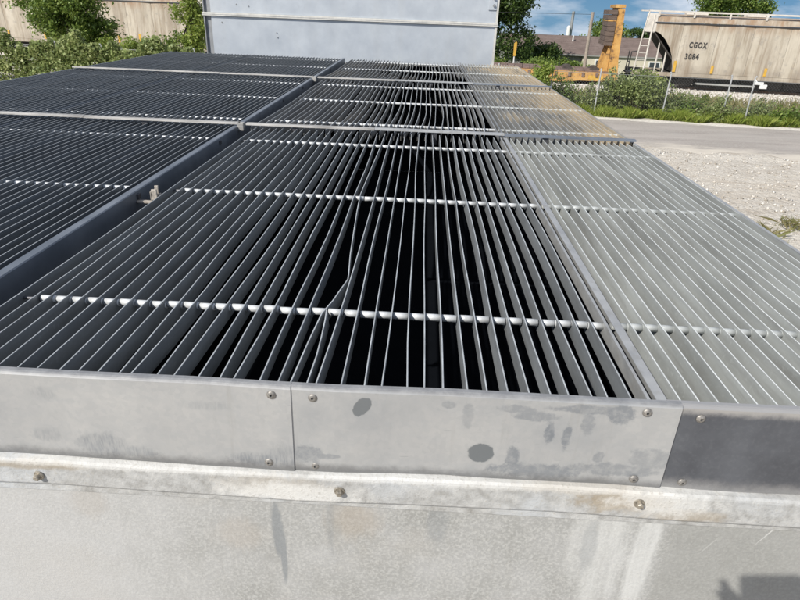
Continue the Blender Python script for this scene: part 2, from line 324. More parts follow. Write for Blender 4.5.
M['leaf_grey'] = leaf_mat('leaf_grey', (.15, .20, .07), (.26, .32, .12), (.40, .44, .19))
M['grass'] = leaf_mat('grass_bright', (.14, .20, .03), (.25, .33, .055), (.42, .44, .12))
M['grass_dry'] = leaf_mat('grass_dry', (.22, .19, .09), (.32, .28, .14), (.20, .24, .07))

# ------------------------------------------------------------------ mesh helpers
class MB:
    def __init__(s): s.v = []; s.f = []
    def add(s, vs, fs):
        k = len(s.v); s.v += [tuple(p) for p in vs]; s.f += [tuple(i+k for i in f) for f in fs]; return s
    def box(s, x0, x1, y0, y1, z0, z1):
        return s.add([(x0,y0,z0),(x1,y0,z0),(x1,y1,z0),(x0,y1,z0),(x0,y0,z1),(x1,y0,z1),(x1,y1,z1),(x0,y1,z1)],
                     [(0,3,2,1),(4,5,6,7),(0,1,5,4),(1,2,6,5),(2,3,7,6),(3,0,4,7)])
    def prism(s, prof, axis, a, b):
        """closed profile extruded along axis from a to b; profile pairs are the other two axes in xyz order"""
        n = len(prof)
        def P(q, w): return {'x': (w, q[0], q[1]), 'y': (q[0], w, q[1]), 'z': (q[0], q[1], w)}[axis]
        vs = [P(q, a) for q in prof]+[P(q, b) for q in prof]
        return s.add(vs, [tuple(range(n))[::-1], tuple(range(n, 2*n))]+[(i, (i+1) % n, n+(i+1) % n, n+i) for i in range(n)])
    def tube(s, pts, r, n=8, caps=True):
        pts = [Vector(p) for p in pts]; rs = r if isinstance(r, (list, tuple)) else [r]*len(pts); vs = []; fs = []
        for i, p in enumerate(pts):
            d = (pts[min(i+1, len(pts)-1)]-pts[max(i-1, 0)]).normalized()
            a = d.cross(Vector((0, 0, 1))); a = d.cross(Vector((1, 0, 0))) if a.length < .05 else a
            a.normalize(); b = d.cross(a)
            vs += [p+(a*math.cos(2*math.pi*k/n)+b*math.sin(2*math.pi*k/n))*rs[i] for k in range(n)]
            if i: fs += [((i-1)*n+k, (i-1)*n+(k+1) % n, i*n+(k+1) % n, i*n+k) for k in range(n)]
        if caps: fs += [tuple(range(n))[::-1], tuple(range((len(pts)-1)*n, len(pts)*n))]
        return s.add(vs, fs)
    def mesh(s, name, mat, smooth=False):
        me = bpy.data.meshes.new(name); me.from_pydata(s.v, [], s.f); me.materials.append(mat)
        bm = bmesh.new(); bm.from_mesh(me); bmesh.ops.recalc_face_normals(bm, faces=bm.faces); bm.to_mesh(me); bm.free()
        if smooth: me.shade_smooth()
        me.update(); return me
    def build(s, name, mat, parent=None, smooth=False, bevel=0, **kw):
        return link(name, s.mesh(name, mat, smooth), parent, bevel, **kw)
def link(name, me, parent=None, bevel=0, **kw):
    o = bpy.data.objects.new(name, me); COL.objects.link(o)
    if parent: o.parent = parent
    if bevel:
        b = o.modifiers.new('bevel', 'BEVEL'); b.width = bevel; b.segments = 2; b.limit_method = 'ANGLE'
    for k, v in kw.items(): o[k] = v
    return o
def thing(name, label, cat, loc=(0, 0, 0), rz=0, group=None):
    o = bpy.data.objects.new(name, None); COL.objects.link(o); o.empty_display_size = .2
    o.location = loc; o.rotation_euler = (0, 0, rz); o['label'] = label; o['category'] = cat
    if group: o['group'] = group
    return o
def tag(o, label, cat, group=None):
    o['label'] = label; o['category'] = cat
    if group: o['group'] = group
    return o
def copy_tree(o, parent=None):
    c = o.copy(); COL.objects.link(c); c.parent = parent
    for ch in list(o.children): copy_tree(ch, c)
    return c
def fast_mesh(name, V, Fq, mat):
    """quads (n,4) or tris from numpy arrays"""
    me = bpy.data.meshes.new(name); k = Fq.shape[1]
    me.vertices.add(len(V)); me.vertices.foreach_set('co', V.astype(np.float32).ravel())
    me.loops.add(Fq.size); me.loops.foreach_set('vertex_index', Fq.astype(np.int32).ravel())
    me.polygons.add(len(Fq)); me.polygons.foreach_set('loop_start', np.arange(0, Fq.size, k, dtype=np.int32))
    me.update(calc_edges=True); me.materials.append(mat); return me
def leaves(C, size, mat, name='leaves', aspect=.6, up=.35):
    """one kite-shaped leaf per centre, random tilt"""
    n = len(C); a = nrg.normal(size=(n, 3)); a /= np.linalg.norm(a, axis=1)[:, None]
    nn = nrg.normal(size=(n, 3)); nn[:, 2] = np.abs(nn[:, 2])+up; b = np.cross(nn, a); b /= np.linalg.norm(b, axis=1)[:, None]+1e-9
    s = size*(.55+.9*nrg.random(n))[:, None]
    dr = np.array([0, 0, -.15])*s
    V = np.stack([C-a*s*.5, C+b*s*aspect*.5, C+a*s*.5+dr, C-b*s*aspect*.5], 1).reshape(-1, 3)
    return fast_mesh(name, V, np.arange(4*n).reshape(-1, 4), mat)
def blades(C, h, w, mat, name='blades', lean=.35):
    n = len(C); th = nrg.random(n)*6.283; d = np.stack([np.cos(th), np.sin(th), 0*th], 1); l = nrg.normal(size=(n, 3))*lean; l[:, 2] = 0
    hh = (h*(.45+.8*nrg.random(n)))[:, None]; up = np.array([0, 0, 1.])
    V = np.stack([C-d*w, C+d*w, C+up*hh*.55+l*hh*.35+d*w*.7, C+up*hh+l*hh], 1).reshape(-1, 3)
    return fast_mesh(name, V, np.arange(4*n).reshape(-1, 4), mat)
WPAR = {}
def wthing(name, label, cat, loc, group=None):
    """thing whose parts are given in world coordinates"""
    o = thing(name, label, cat, loc, 0, group); WPAR[o] = Vector(loc); return o
def wpart(o, parent):
    o.parent = parent; o.location = Vector(o.location)-WPAR[parent] if parent in WPAR else o.location; return o

# ================================================================== SETTING: ground, road, ballast
def strip(name, xs, near, far, z, mat, jit=.0, nseg=80, **kw):
    m = MB(); vs = []; fs = []
    for i in range(nseg+1):
        x = xs[0]+(xs[1]-xs[0])*i/nseg
        a = near(x)+jit*(math.sin(x*1.7)+.7*math.sin(x*4.1+1)+rnd.uniform(-.8, .8)); b = far(x)+jit*.6*(math.sin(x*2.3+2)+rnd.uniform(-.6, .6))
        vs += [(x, a, z), (x, b, z)]
        if i: k = 2*i; fs.append((k-2, k, k+1, k-1))
    m.add(vs, fs); return m.build(name, mat, kind='structure', **kw)
gx = [-900, -300, -120, -70, -45, -30, -20, -12, -6, 0, 6, 12, 20, 30, 45, 70, 120, 300, 900]
gy = [(-300, 0), (-40, 0), (-8, 0), (0, 0), (12, 0), (20, 0), (30, 0), (40, 0), (47, 0), (52, -.8), (58, -1.5), (70, -2.2), (100, -4), (160, -6), (400, -15), (900, -36)]
vs = [(x, y-.157*max(-60, min(60, x))*(1 if 20 < y < 120 else 0), z) for y, z in gy for x in gx]; nx = len(gx)
fs = [(j*nx+i, j*nx+i+1, (j+1)*nx+i+1, (j+1)*nx+i) for j in range(len(gy)-1) for i in range(nx-1)]
MB().add(vs, fs).build('ground', M['gravel'], kind='structure')
strip('road', (-60, 60), lambda x: 23.3-.19*x, lambda x: 28.9-.115*x, .004, M['asphalt'], .34, 240)
strip('verge', (-60, 60), lambda x: 28.8-.115*x, lambda x: 29.5-.115*x, .008, M['verge'], .12)

TA = -math.atan(.157); TU = Vector((math.cos(TA), math.sin(TA), 0)); TV = Vector((-math.sin(TA), math.cos(TA), 0))
def track_pt(X, v=0, z=0):           # X measured along world x on the near car side line
    return Vector((X, 41.3-.157*X, 0))+TV*v+Vector((0, 0, z))
def T2W(u, v, z, o=Vector((13.3, 41.3-.157*13.3, 0))): return o+TU*u+TV*v+Vector((0, 0, z))
# ballast bank
m = MB(); prof = [(-1.9, -.02), (-.75, .24), (3.9, .24), (5.2, -.1)]
for k in range(60):
    u0, u1 = -60+k*2, -58+k*2
    vs = [T2W(u, v+(rnd.uniform(-.12, .12) if i in (0, 1) else 0), z) for u in (u0, u1) for i, (v, z) in enumerate(prof)]
    m.add(vs, [(i, i+4, i+5, i+1) for i in range(3)])
m.build('ballast_bank', M['stone'], kind='structure')
n = 9000; u = nrg.uniform(-8, 16, n); v = nrg.uniform(-1.9, .5, n); zb = np.interp(v, [-1.9, -.75, 3], [0, .25, .25]); s = .05+.07*nrg.random(n)
C = np.array([T2W(0, 0, 0)])+u[:, None]*np.array(TU)+v[:, None]*np.array(TV); C[:, 2] = zb
def stones(C, s, mat, name):
    n = len(C); base = np.array([(1,0,0),(-.5,.87,0),(-.5,-.87,0),(0.1,0,.75),(0,0,-.5)]); F = np.array([(0,1,3),(1,2,3),(2,0,3),(1,0,4),(2,1,4),(0,2,4)])
    th = nrg.random(n)*6.28; c, sn = np.cos(th), np.sin(th); B = base[None]*(1+.5*(nrg.random((n, 5, 3))-.5))*s[:, None, None]
    X = B[:, :, 0]*c[:, None]-B[:, :, 1]*sn[:, None]; Y = B[:, :, 0]*sn[:, None]+B[:, :, 1]*c[:, None]
    V = (np.stack([X, Y, B[:, :, 2]], 2)+C[:, None]).reshape(-1, 3)
    return fast_mesh(name, V, (F[None]+5*np.arange(n)[:, None, None]).reshape(-1, 3), mat)
o = link('ballast_stones', stones(C, s, M['stone'], 'ballast_stones')); o['kind'] = 'stuff'; tag(o, 'pale crushed stone ballast lying along the railway track', 'ballast')
for v0 in (.83, 2.27):
    m = MB(); m.prism([(v0-.035, .30), (v0+.035, .30), (v0+.035, .42), (v0-.035, .42)], 'x', -58, 60)
    o = m.build('rail', M['rail_rust'], kind='structure'); o.location = T2W(0, 0, 0); o.rotation_euler = (0, 0, TA)
m = MB(); m.box(-.12, .12, .25, 2.85, .16, .30); tme = m.mesh('railway_tie', M['tie'])
for k in range(34):
    o = link('railway_tie', tme); o.location = T2W(-9+k*.75, 0, 0); o.rotation_euler = (0, 0, TA); o['kind'] = 'structure'
# loose stones over the gravel yard
n = 16000; Y = 5+24*nrg.random(n)**.8; X = 2.0+nrg.random(n)*20
k = (Y < 23.1-.19*X); X, Y = X[k], Y[k]; s = .010+.06*nrg.random(len(X))**4
C = np.stack([X, Y, s*.2], 1); o = link('gravel_stones', stones(C, s, M['stone'], 'gravel_stones')); o['kind'] = 'stuff'
tag(o, 'loose pale limestone chips scattered over the gravel yard', 'gravel')

# ================================================================== COOLING TOWER BODY
YF = .12; XL, XR = -4.24, 1.55; YE = 9.78
tower = wthing('cooling_tower', 'long galvanised cooling tower casing with riveted front flange under the slatted deck', 'cooling tower', (-1.3, 5, 0))
def tp(m, name, mat, **kw): return wpart(m.build(name, mat, **kw), tower)
SEAM1, SEAM2 = -.265, .617
ZL = Z0+.046; ZB = Z0-.198
def flange_piece(x0, x1, yo, mat, zoff=0, top=0):
    m = MB(); y = YF+yo; N = max(2, int((x1-x0)/.12)); vs = []; fs = []
    prof = [(y+.001, ZB), (y, ZB+.01), (y, ZL-.008+top), (y+.003, ZL-.002+top), (y+.008, ZL+top), (y+.019, ZL+top), (y+.019, ZL-.006+top), (y+.010, ZL-.008+top), (y+.004, ZL-.012+top), (y+.004, ZB)]
    for i in range(N+1):
        x = x0+(x1-x0)*i/N; wv = .0018*math.sin(x*5.1)+.0012*math.sin(x*13+1)
        zb = .0025*math.sin(x*7+.6)+.0015*math.sin(x*17)
        for j, (a, b) in enumerate(prof): vs.append((x, a+wv*(1 if b > ZB+.1 else 2.0), b+(zb if b < ZB+.05 else .0012*math.sin(x*9))))
        if i:
            k = i*10; fs += [(k-10+j, k+j, k+(j+1) % 10, k-10+(j+1) % 10) for j in range(10)]
    fs += [tuple(range(10)), tuple(range(N*10, N*10+10))[::-1]]
    m.add(vs, fs); o = tp(m, 'front_flange', mat); return o
fl1 = flange_piece(XL, SEAM1, -.0026, M['flange_left'])
fl2 = flange_piece(SEAM1-.03, SEAM2, 0, M['flange_mid'], top=-.0008)
fl3 = flange_piece(SEAM2-.03, XR, .0055, M['flange_dark'], top=-.002)
fl1['label'] = 'pale scuffed zinc flange strip'; fl2['label'] = 'pale flange strip with dark oval stains'; fl3['label'] = 'dark unweathered flange strip'
def screw_mesh(r, h):
    m = MB(); n = 14; rings = [(r*1.5, 0), (r*1.42, h*.25), (r*1.15, h*.5), (r*.85, h*.7), (r*.6, h*.8), (r*.42, h*.82), (r*.38, h*.3)]
    vs = [(a*math.cos(6.2832*k/n), -b, a*math.sin(6.2832*k/n)) for a, b in rings for k in range(n)]
    fs = [(i*n+k, i*n+(k+1) % n, (i+1)*n+(k+1) % n, (i+1)*n+k) for i in range(len(rings)-1) for k in range(n)]
    fs += [tuple(range(n)), tuple(range(6*n, 7*n))[::-1]]
    return m.add(vs, fs)
scm = screw_mesh(.0075, .0065).mesh('screw', M['screw'], True); scm.materials.append(M['screw_dark'])
for p_ in scm.polygons: p_.material_index = 1 if (p_.center.x**2+p_.center.z**2)**.5 < .0031 and p_.center.y < -.0005 else 0
if 1: sck = MB().tube([(0, -.0046, 0), (0, -.0041, 0)], .0022, 8).mesh('screw_socket', M['screw_dark'])
for (x, z, par) in ((-.309, .021, fl1), (-.326, -.176, fl1), (-.215, .017, fl2), (-.214, -.182, fl2), (.541, .022, fl2), (.550, -.172, fl2), (.665, .010, fl3), (.668, -.178, fl3),
                    (-1.2, .02, fl1), (-1.2, -.178, fl1), (1.4, .012, fl3), (1.4, -.176, fl3)):
    yo = {fl1: -.0030, fl2: -.0004, fl3: .0051}[par]; 
    o = link('screw', scm); o.parent = par; o.location = (x, YF+yo+.0018*math.sin(x*5.1), Z0+z); o.rotation_euler = (rnd.uniform(-.06, .06), rnd.uniform(0, 3), 0)
# rim: folded angle above the tank panel
m = MB(); N = 48; vs = []; fs = []
prof = [(YF+.012, Z0-.196), (YF-.012, Z0-.199), (YF-.0175, Z0-.204), (YF-.019, Z0-.210), (YF-.0205, Z0-.272), (YF-.019, Z0-.276), (YF-.010, Z0-.2765), (YF-.010, Z0-.30), (YF+.012, Z0-.30)]
K = len(prof)
for i in range(N+1):
    x = XL-.02+(XR-XL+.04)*i/N; w = .002*math.sin(x*6)+.0012*math.sin(x*15+2); zt = .004*math.sin(x*3.3+.4)
    vs += [(x, a+(w if 0 < j < 7 else 0), b+(zt if 0 < j < 4 else (0.0025*math.sin(x*5) if 3 < j < 7 else 0))) for j, (a, b) in enumerate(prof)]
    if i: fs += [((i-1)*K+j, i*K+j, i*K+(j+1) % K, (i-1)*K+(j+1) % K) for j in range(K)]
fs += [tuple(range(K)), tuple(range(N*K, N*K+K))[::-1]]
rim = tp(m.add(vs, fs), 'rim_angle', M['rim'])
hexm = MB(); n = 6
vs = [(.0085*math.cos(6.2832*k/n+.3), -.012 if a else -.003, .0085*math.sin(6.2832*k/n+.3)) for a in (0, 1) for k in range(n)]+[(.0065*math.cos(6.2832*k/n+.3), -.0142, .0065*math.sin(6.2832*k/n+.3)) for k in range(n)]
hexm.add(vs, [(i*6+k, i*6+(k+1) % 6, (i+1)*6+(k+1) % 6, (i+1)*6+k) for i in range(2) for k in range(6)]+[tuple(range(12, 18))])
hexm.tube([(0, 0, 0), (0, -.0035, 0)], [.0135, .0125], 14)
hme = hexm.mesh('rim_bolt', M['bolt_rust'])
for x, z in ((-.898, -.246), (-.154, -.240), (.568, -.228), (1.3, -.235), (-1.64, -.24), (-2.4, -.24)):
    o = link('rim_bolt', hme); o.parent = rim; o.location = (x, YF-.0195+.002*math.sin(x*6), Z0+z); o.rotation_euler = (rnd.uniform(-.1, .1), rnd.uniform(0, 1), rnd.uniform(-.15, .15))
# tank panels: two sheets with a lap at x=.66
tw = tp(MB().box(XL, XR, YF-.006, YF+.03, .12, Z0-.279), 'tank_panel', M['tank'])
tp(MB().box(XR-.03, XR, YF+.031, YE, .12, Z0-.075), 'side_wall', M['tank']); tp(MB().box(XL, XL+.03, YF+.031, YE, .12, Z0-.075), 'side_wall', M['tank'])
tp(MB().box(XL+.031, XR-.031, YE-.03, YE, .12, Z0-.06), 'rear_wall', M['tank'])
tp(MB().box(XL-.06, XR+.06, YF-.1, YE+.04, 0, .118), 'base_skid', M['beam'])
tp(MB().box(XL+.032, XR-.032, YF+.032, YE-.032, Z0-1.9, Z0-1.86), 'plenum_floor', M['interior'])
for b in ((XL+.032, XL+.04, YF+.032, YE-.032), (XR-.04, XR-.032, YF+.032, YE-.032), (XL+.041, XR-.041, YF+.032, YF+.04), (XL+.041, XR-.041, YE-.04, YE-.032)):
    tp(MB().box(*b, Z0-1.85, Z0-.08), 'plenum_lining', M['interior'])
# divider beam between the two bays
bm_ = tp(MB().prism([(-1.350, Z0+.004), (-1.318, Z0+.004), (-1.314, Z0+.000), (-1.314, Z0-.30), (-1.32, Z0-.30), (-1.32, Z0-.002), (-1.350, Z0-.002)], 'y', YF+.05, YE-.05), 'divider_beam', M['beam'])
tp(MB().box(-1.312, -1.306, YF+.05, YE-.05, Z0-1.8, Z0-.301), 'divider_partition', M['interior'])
for yj in (1.7, 2.95, 4.9, 5.9, 8.0):
    o = MB().box(-1.313, -1.304, yj-.012, yj+.012, Z0-.035, Z0-.012).build('beam_bolt', M['rod']); o.parent = bm_
# limed clip on the beam
m = MB(); m.box(-1.236, -1.231, 1.66, 1.72, Z0-.05, Z0+.012); m.box(-1.23, -1.205, 1.662, 1.672, Z0-.03, Z0+.022); m.box(-1.229, -1.212, 1.70, 1.71, Z0-.03, Z0+.03); m.box(-1.313, -1.237, 1.675, 1.70, Z0-.05, Z0-.04); m.tube([(-1.228, 1.687, Z0-.02), (-1.195, 1.687, Z0-.004)], .007, 8)
o = tp(m, 'rail_clip', M['clip'], bevel=.002); o['label'] = 'crusty limed clip on the divider beam'
# cross rails at the panel joints
JY = [3.40, 6.57]
for j, yj in enumerate(JY):
    L = lambda x0, x1, dz, mat='cover': tp(MB().prism([(yj-.022, Z0+.016+dz), (yj-.020, Z0+.026+dz), (yj-.016, Z0+.029+dz), (yj+.026, Z0+.029+dz), (yj+.026, Z0+.024+dz), (yj-.012, Z0+.023+dz), (yj-.014, Z0+.016+dz)], 'x', x0, x1), 'joint_rail', M[mat])
    L(-4.22, -2.44, .002); L(-2.437, -1.30, 0); L(-1.255, -.33, -.002); L(-.327, .60, .001, 'rail'); L(.603, 1.535, -.004, 'beam')
    tp(MB().box(-1.318, -1.272, yj-.026, yj+.02, Z0-.028, Z0+.029), 'rail_end_block', M['cover'], bevel=.004)
    for x in (-4.0, -3.2, -2.0, -.9, .1, .9):
        tp(MB().box(x-.02, x+.02, yj-.009, yj+.02, Z0-.07, Z0+.012), 'support_post', M['rod'])

# ================================================================== LOUVRE PANELS
PITCHX = .049; ROD = (.39, 1.59, 2.79); LEN = 3.17; SH = .055; TH = .0030
SEC = [.148, 3.415, 6.585]; SLEN = [3.235, 3.135, 3.13]
def slat_mesh(path, mat, h=SH, th=TH, twist=None):
    vs = []; fs = []
    for i, (y, dx) in enumerate(path):
        tw_ = (twist[i] if twist else 0)
        for a, b in ((-.6, -.012), (-.3, 0), (.3, 0), (.6, -.012), (.5, -1), (-.5, -1)):
            vs.append((dx+a*th+b*h*math.sin(tw_), y, b*h*math.cos(tw_)))
        if i: k = 6*i; fs += [(k-6+j, k-6+(j+1) % 6, k+(j+1) % 6, k+j) for j in range(6)]
    k = 6*(len(path)-1); fs += [tuple(range(6)), tuple(range(k+5, k-1, -1))]
    me = bpy.data.meshes.new('slat'); me.from_pydata(vs, [], fs); me.materials.append(mat); me.materials.append(M['edge_bright'] if mat is M['slat_pale'] else M['edge']); me.update()  # second material paints the sunlit top edge
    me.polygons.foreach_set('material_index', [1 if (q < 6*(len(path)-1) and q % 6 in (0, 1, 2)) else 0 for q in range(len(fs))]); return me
def path_for(sec, bayx, amp):
    L = SLEN[sec]; y1, y2, y3 = (r-(SEC[sec]-[.22, 3.39, 6.56][sec]) for r in ROD); pts = []
    e0, e1, m1, m2 = rnd.gauss(0, .0035*amp), rnd.gauss(0, .003*amp), rnd.gauss(0, .004*amp), rnd.gauss(0, .0035*amp)
    for k in range(13):
        y = L*k/12
        if y < y1: dx = e0*(1-y/y1)**1.5
        elif y < y2: dx = m1*math.sin(math.pi*(y-y1)/(y2-y1))
        elif y < y3: dx = m2*math.sin(math.pi*(y-y2)/(y3-y2))
        else: dx = e1*((y-y3)/(L-y3))**1.5
        if bayx:                                   # slats pushed sideways near the near end of the panel
            dx += bayx*max(0, 1-y/1.35)**2
        pts.append((y, dx))
    return pts
tub = MB(); n = 12
tub.tube([(-.0225, 0, 0), (.0225, 0, 0)], .0108, n); tubm = tub.mesh('spacer_tube', M['spacer'], False)
for p_ in tubm.polygons: p_.use_smooth = len(p_.vertices) == 4
tubg = tubm.copy(); tubg.materials[0] = M['spacer_grey']
PANELS = []
def louver_panel(sec, x0, k0, k1, mats, label, detail, bayx=0.0, amp=1.0, frame=None, group=None):
    y0 = SEC[sec]
    root = thing('louver_panel', label, 'louver panel', (x0, y0, Z0), 0, group)
    xs = [k*PITCHX-.009-x0 for k in range(k0, k1+1)] if k0 != 13 else [.648+.0458*j-x0 for j in range(20)]
    shared = [slat_mesh(path_for(sec, bayx, amp), mats, SH) for _ in range(6)] if not detail else None
    for i, x in enumerate(xs):
        k = k0+i
        if sec == 0 and k == -5 and detail:
            P = [(0, -.033), (.18, -.022), (.348, -.012), (.439, .009), (.52, .022), (.602, .036), (.64, .034), (.82, .019), (1.1, .003), (1.34, -.010), (1.6, -.021), (2.1, -.012), (2.7, 0), (3.16, .004)]; P = [(q[0]+.075 if i else 0, q[1]) for i, q in enumerate(P)]
            tw_ = [.06, .05, .0, -.06, -.10, -.14, -.08, -.03, 0, .02, 0, 0, 0, 0]
            o = link('slat', slat_mesh(P, mats, .046, TH, tw_), root); o.location = (x, 0, -.003); o['label'] = 'kinked slat bent out of line'
            P = [(0, .006), (.18, .009), (.28, .006), (.38, .001), (.44, -.004)]
            o = link('slat', slat_mesh(P, mats, SH, TH, [.05, .05, .0, -.05, -.1]), root); o.location = (x+.004, 0, .001); o['label'] = 'short broken slat stub'
            continue
        if detail:
            bx = bayx
            if sec == 0: bx = (-.014 if k < -2 else (.007 if k > 2 else 0))-(.012 if k < -23 else 0)
            pa = path_for(sec, bx*(.6+.8*rnd.random()), amp)
            if sec > 0 and k in (-5, -4): pa = [(y, d+(.014 if k == -5 else -.012)*math.sin(y*2.1+1)) for y, d in pa]
            me = slat_mesh(pa, mats, SH)
        else: me = shared[rnd.randrange(6)]
        o = link('slat', me, root); o.location = (x, 0, rnd.uniform(-.0022, .0018)); o.rotation_euler = (0, rnd.gauss(0, .035), 0)
        if not detail: o.location.x += rnd.uniform(-.002, .002)
    off = SEC[sec]-[.22, 3.39, 6.56][sec]
    for r in ROD:
        yr = r-off
        rodp = MB().tube([(xs[0]-(.006 if k0 != 13 else .03), yr, -.0205), (xs[-1]+(.012 if k0 != -24 else .046), yr, -.0205)], .005, 6).build('tie_rod', M['rod'], root)
        dp = (xs[1]-xs[0])/2; xm = [x+dp for x in xs[:-1]]
        if k0 == -24: xm = xm[1:]+[xs[-1]+dp]
        if k0 == 13: xm.insert(0, xs[0]-dp-.002)
        if detail == 2:
            for x in xm:
                o = link('spacer_tube', tubm if k0 != 13 else tubg, root); o.location = (x, yr+rnd.uniform(-.002, .002), -.0195+rnd.uniform(-.001, .001))
        else:
            m = MB()
            for x in xm: m.tube([(x-.0225, yr, -.0195), (x+.0225, yr, -.0195)], .0108, 8)
            m.build('spacer_row', M['spacer'] if k0 != 13 else M['spacer_grey'], root, kind='stuff')
    L = SLEN[sec]
    if frame:
        for fx, fw in frame:
            MB().prism([(fx-fw/2-x0, .002), (fx+fw/2-x0, .002), (fx+fw/2-x0, -.048), (fx+fw/2-x0-.003, -.048), (fx+fw/2-x0-.003, -.001), (fx-fw/2-x0, -.001)], 'y', 0, L).build('frame_rail', (M['rail'] if sec == 0 else M['slat_mid_tan']) if fx > 0 else M['beam'], root)
    PANELS.append(root); return root
ends = ['over the tank front flange', 'between the two joint rails', 'against the far steel housing']
for s in range(3):
    louver_panel(s, -.25, -24, 11, M['slat_grey'] if s == 0 else M['slat_mid_tan'],
                 ['wide grey slatted panel with a kinked slat, behind the front flange', 'grey slatted panel of curved slats between the two joint rails, beside the divider beam', 'grey slatted panel of the middle row ending at the pale steel housing'][s],
                 2 if s == 0 else 1, bayx=[0, -.045, -.05][s], amp=1.45, frame=[(.576, .008)] if s == 0 else [(.576, .01)])
    louver_panel(s, 1.1, 13, 30, M['slat_pale'] if s == 0 else M['slat_tan'],
                 ['clean pale galvanised slatted panel at the yard side, behind the dark flange strip', 'tan streaked slatted panel at the yard side between the two joint rails', 'tan stained slatted panel at the yard side ending beside the steel housing'][s],
                 2 if s == 0 else 1, bayx=0, amp=.5, frame=[(.607, .026 if s == 0 else .014), (1.525, .016)])
    louver_panel(s, -2.1, -57, -28, M['slat_left'],
                 ['dark slatted panel left of the divider beam, first row behind the front flange', 'dark slatted panel left of the divider beam, between the two joint rails', 'dark slatted panel left of the divider beam, row next to the steel housing'][s],
                 0, amp=.6, frame=[(-2.835, .006)])
    louver_panel(s, -3.5, -86, -59, M['slat_left'],
                 ['dark outermost slatted panel on the hedge side, first row behind the front flange', 'dark outermost slatted panel on the hedge side, between the two joint rails', 'dark outermost slatted panel on the hedge side, last row before the hedge'][s],
                 0, amp=.6, frame=[(-4.232, .014)])

# ================================================================== STEEL HOUSING behind the deck
hz = wthing('steel_housing', 'tall pale blue-grey galvanised steel housing standing at the far end of the deck', 'steel housing', (-1.3, 11.5, 0))
def hp(m, name, mat, **kw): return wpart(m.build(name, mat, **kw), hz)
HX0, HX1, HY = -3.72, 1.19, 9.99
def panel_grid(x0, x1, z0, z1, y, mat, name, nx=10, nz=4, amp=.006):
    vs = [(x0+(x1-x0)*i/nx, y-(amp*math.sin(i*1.9+j*1.3)+rnd.uniform(-amp, amp)*.6)*(0 < i < nx)*(0 < j < nz), z0+(z1-z0)*j/nz) for j in range(nz+1) for i in range(nx+1)]
    vs += [(x, yy, zz) for x, yy, zz in [(x0, y+.05, z0), (x1, y+.05, z0), (x1, y+.05, z1), (x0, y+.05, z1)]]
    fs = [(j*(nx+1)+i, j*(nx+1)+i+1, (j+1)*(nx+1)+i+1, (j+1)*(nx+1)+i) for j in range(nz) for i in range(nx)]
    b = (nx+1)*(nz+1); fs += [(b+1, b, b+3, b+2)]
    o = hp(MB().add(vs, fs), name, mat, smooth=True); return o
ZF = Z0+.587
panel_grid(HX0+.125, HX1-.035, Z0-.25, ZF-.03, HY, M['housing'], 'wall_panel')
up_ = panel_grid(HX0+.125, HX1-.035, ZF+.03, Z0+2.3, HY-.004, M['housing'], 'wall_panel')
hp(MB().box(HX0, HX1, HY+.06, HY+3.2, .1, Z0+2.3), 'casing', M['housing'])
hp(MB().box(HX0-.04, HX1+.04, HY-.02, HY+3.24, Z0+2.303, Z0+2.36), 'roof_cap', M['housing_trim'])
hp(MB().box(HX0-.06, HX1+.06, HY+.0, HY+3.26, 0, .098), 'base_skid', M['beam'])
fl = hp(MB().prism([(HY-.035, ZF-.022), (HY-.035, ZF+.022), (HY-.030, ZF+.027), (HY+.055, ZF+.027), (HY+.055, ZF-.027), (HY-.030, ZF-.027)], 'x', HX0-.012, HX1+.004), 'wall_flange', M['housing_trim'])
o = MB().box(HX0-.008, HX1, HY-.037, HY-.0355, ZF-.004, ZF).build('flange_joint', M['housing_dark']); o.parent = fl
hp(MB().prism([(HX0, HY-.012), (HX0+.018, HY-.012), (HX0+.03, HY+.03), (HX0+.125, HY+.03), (HX0+.125, HY+.055), (HX0, HY+.055)], 'z', Z0-.25, ZF-.028), 'corner_post', M['housing_dark'])
hp(MB().prism([(HX0, HY-.012), (HX0+.018, HY-.012), (HX0+.03, HY+.03), (HX0+.125, HY+.03), (HX0+.125, HY+.055), (HX0, HY+.055)], 'z', ZF+.028, Z0+2.3), 'corner_post', M['housing_dark'])
hp(MB().box(HX1-.034, HX1, HY-.012, HY+.055, Z0-.25, ZF-.028), 'corner_post', M['housing_trim']); hp(MB().box(HX1-.034, HX1, HY-.012, HY+.055, ZF+.028, Z0+2.3), 'corner_post', M['housing_trim'])
br = hp(MB().box(HX1-.17, HX1-.036, HY-.022, HY-.008, ZF+.22, ZF+.62), 'corner_bracket', M['housing'], bevel=.003)
for zz in (.29, .39, .50): 
    o = MB().tube([(HX1-.085, HY-.022, ZF+zz), (HX1-.085, HY-.05, ZF+zz)], .022, 6).build('bracket_bolt', M['housing_dark']); o.parent = br
for x, zz in ((-3.35, .25), (-3.15, .16), (-2.95, .14), (-3.42, -.12), (-2.5, -.25), (-2.49, -.32)):
    hp(MB().tube([(x, HY+.002, ZF+zz), (x, HY-.012, ZF+zz)], .011, 7), 'wall_bolt', M['housing_dark'])

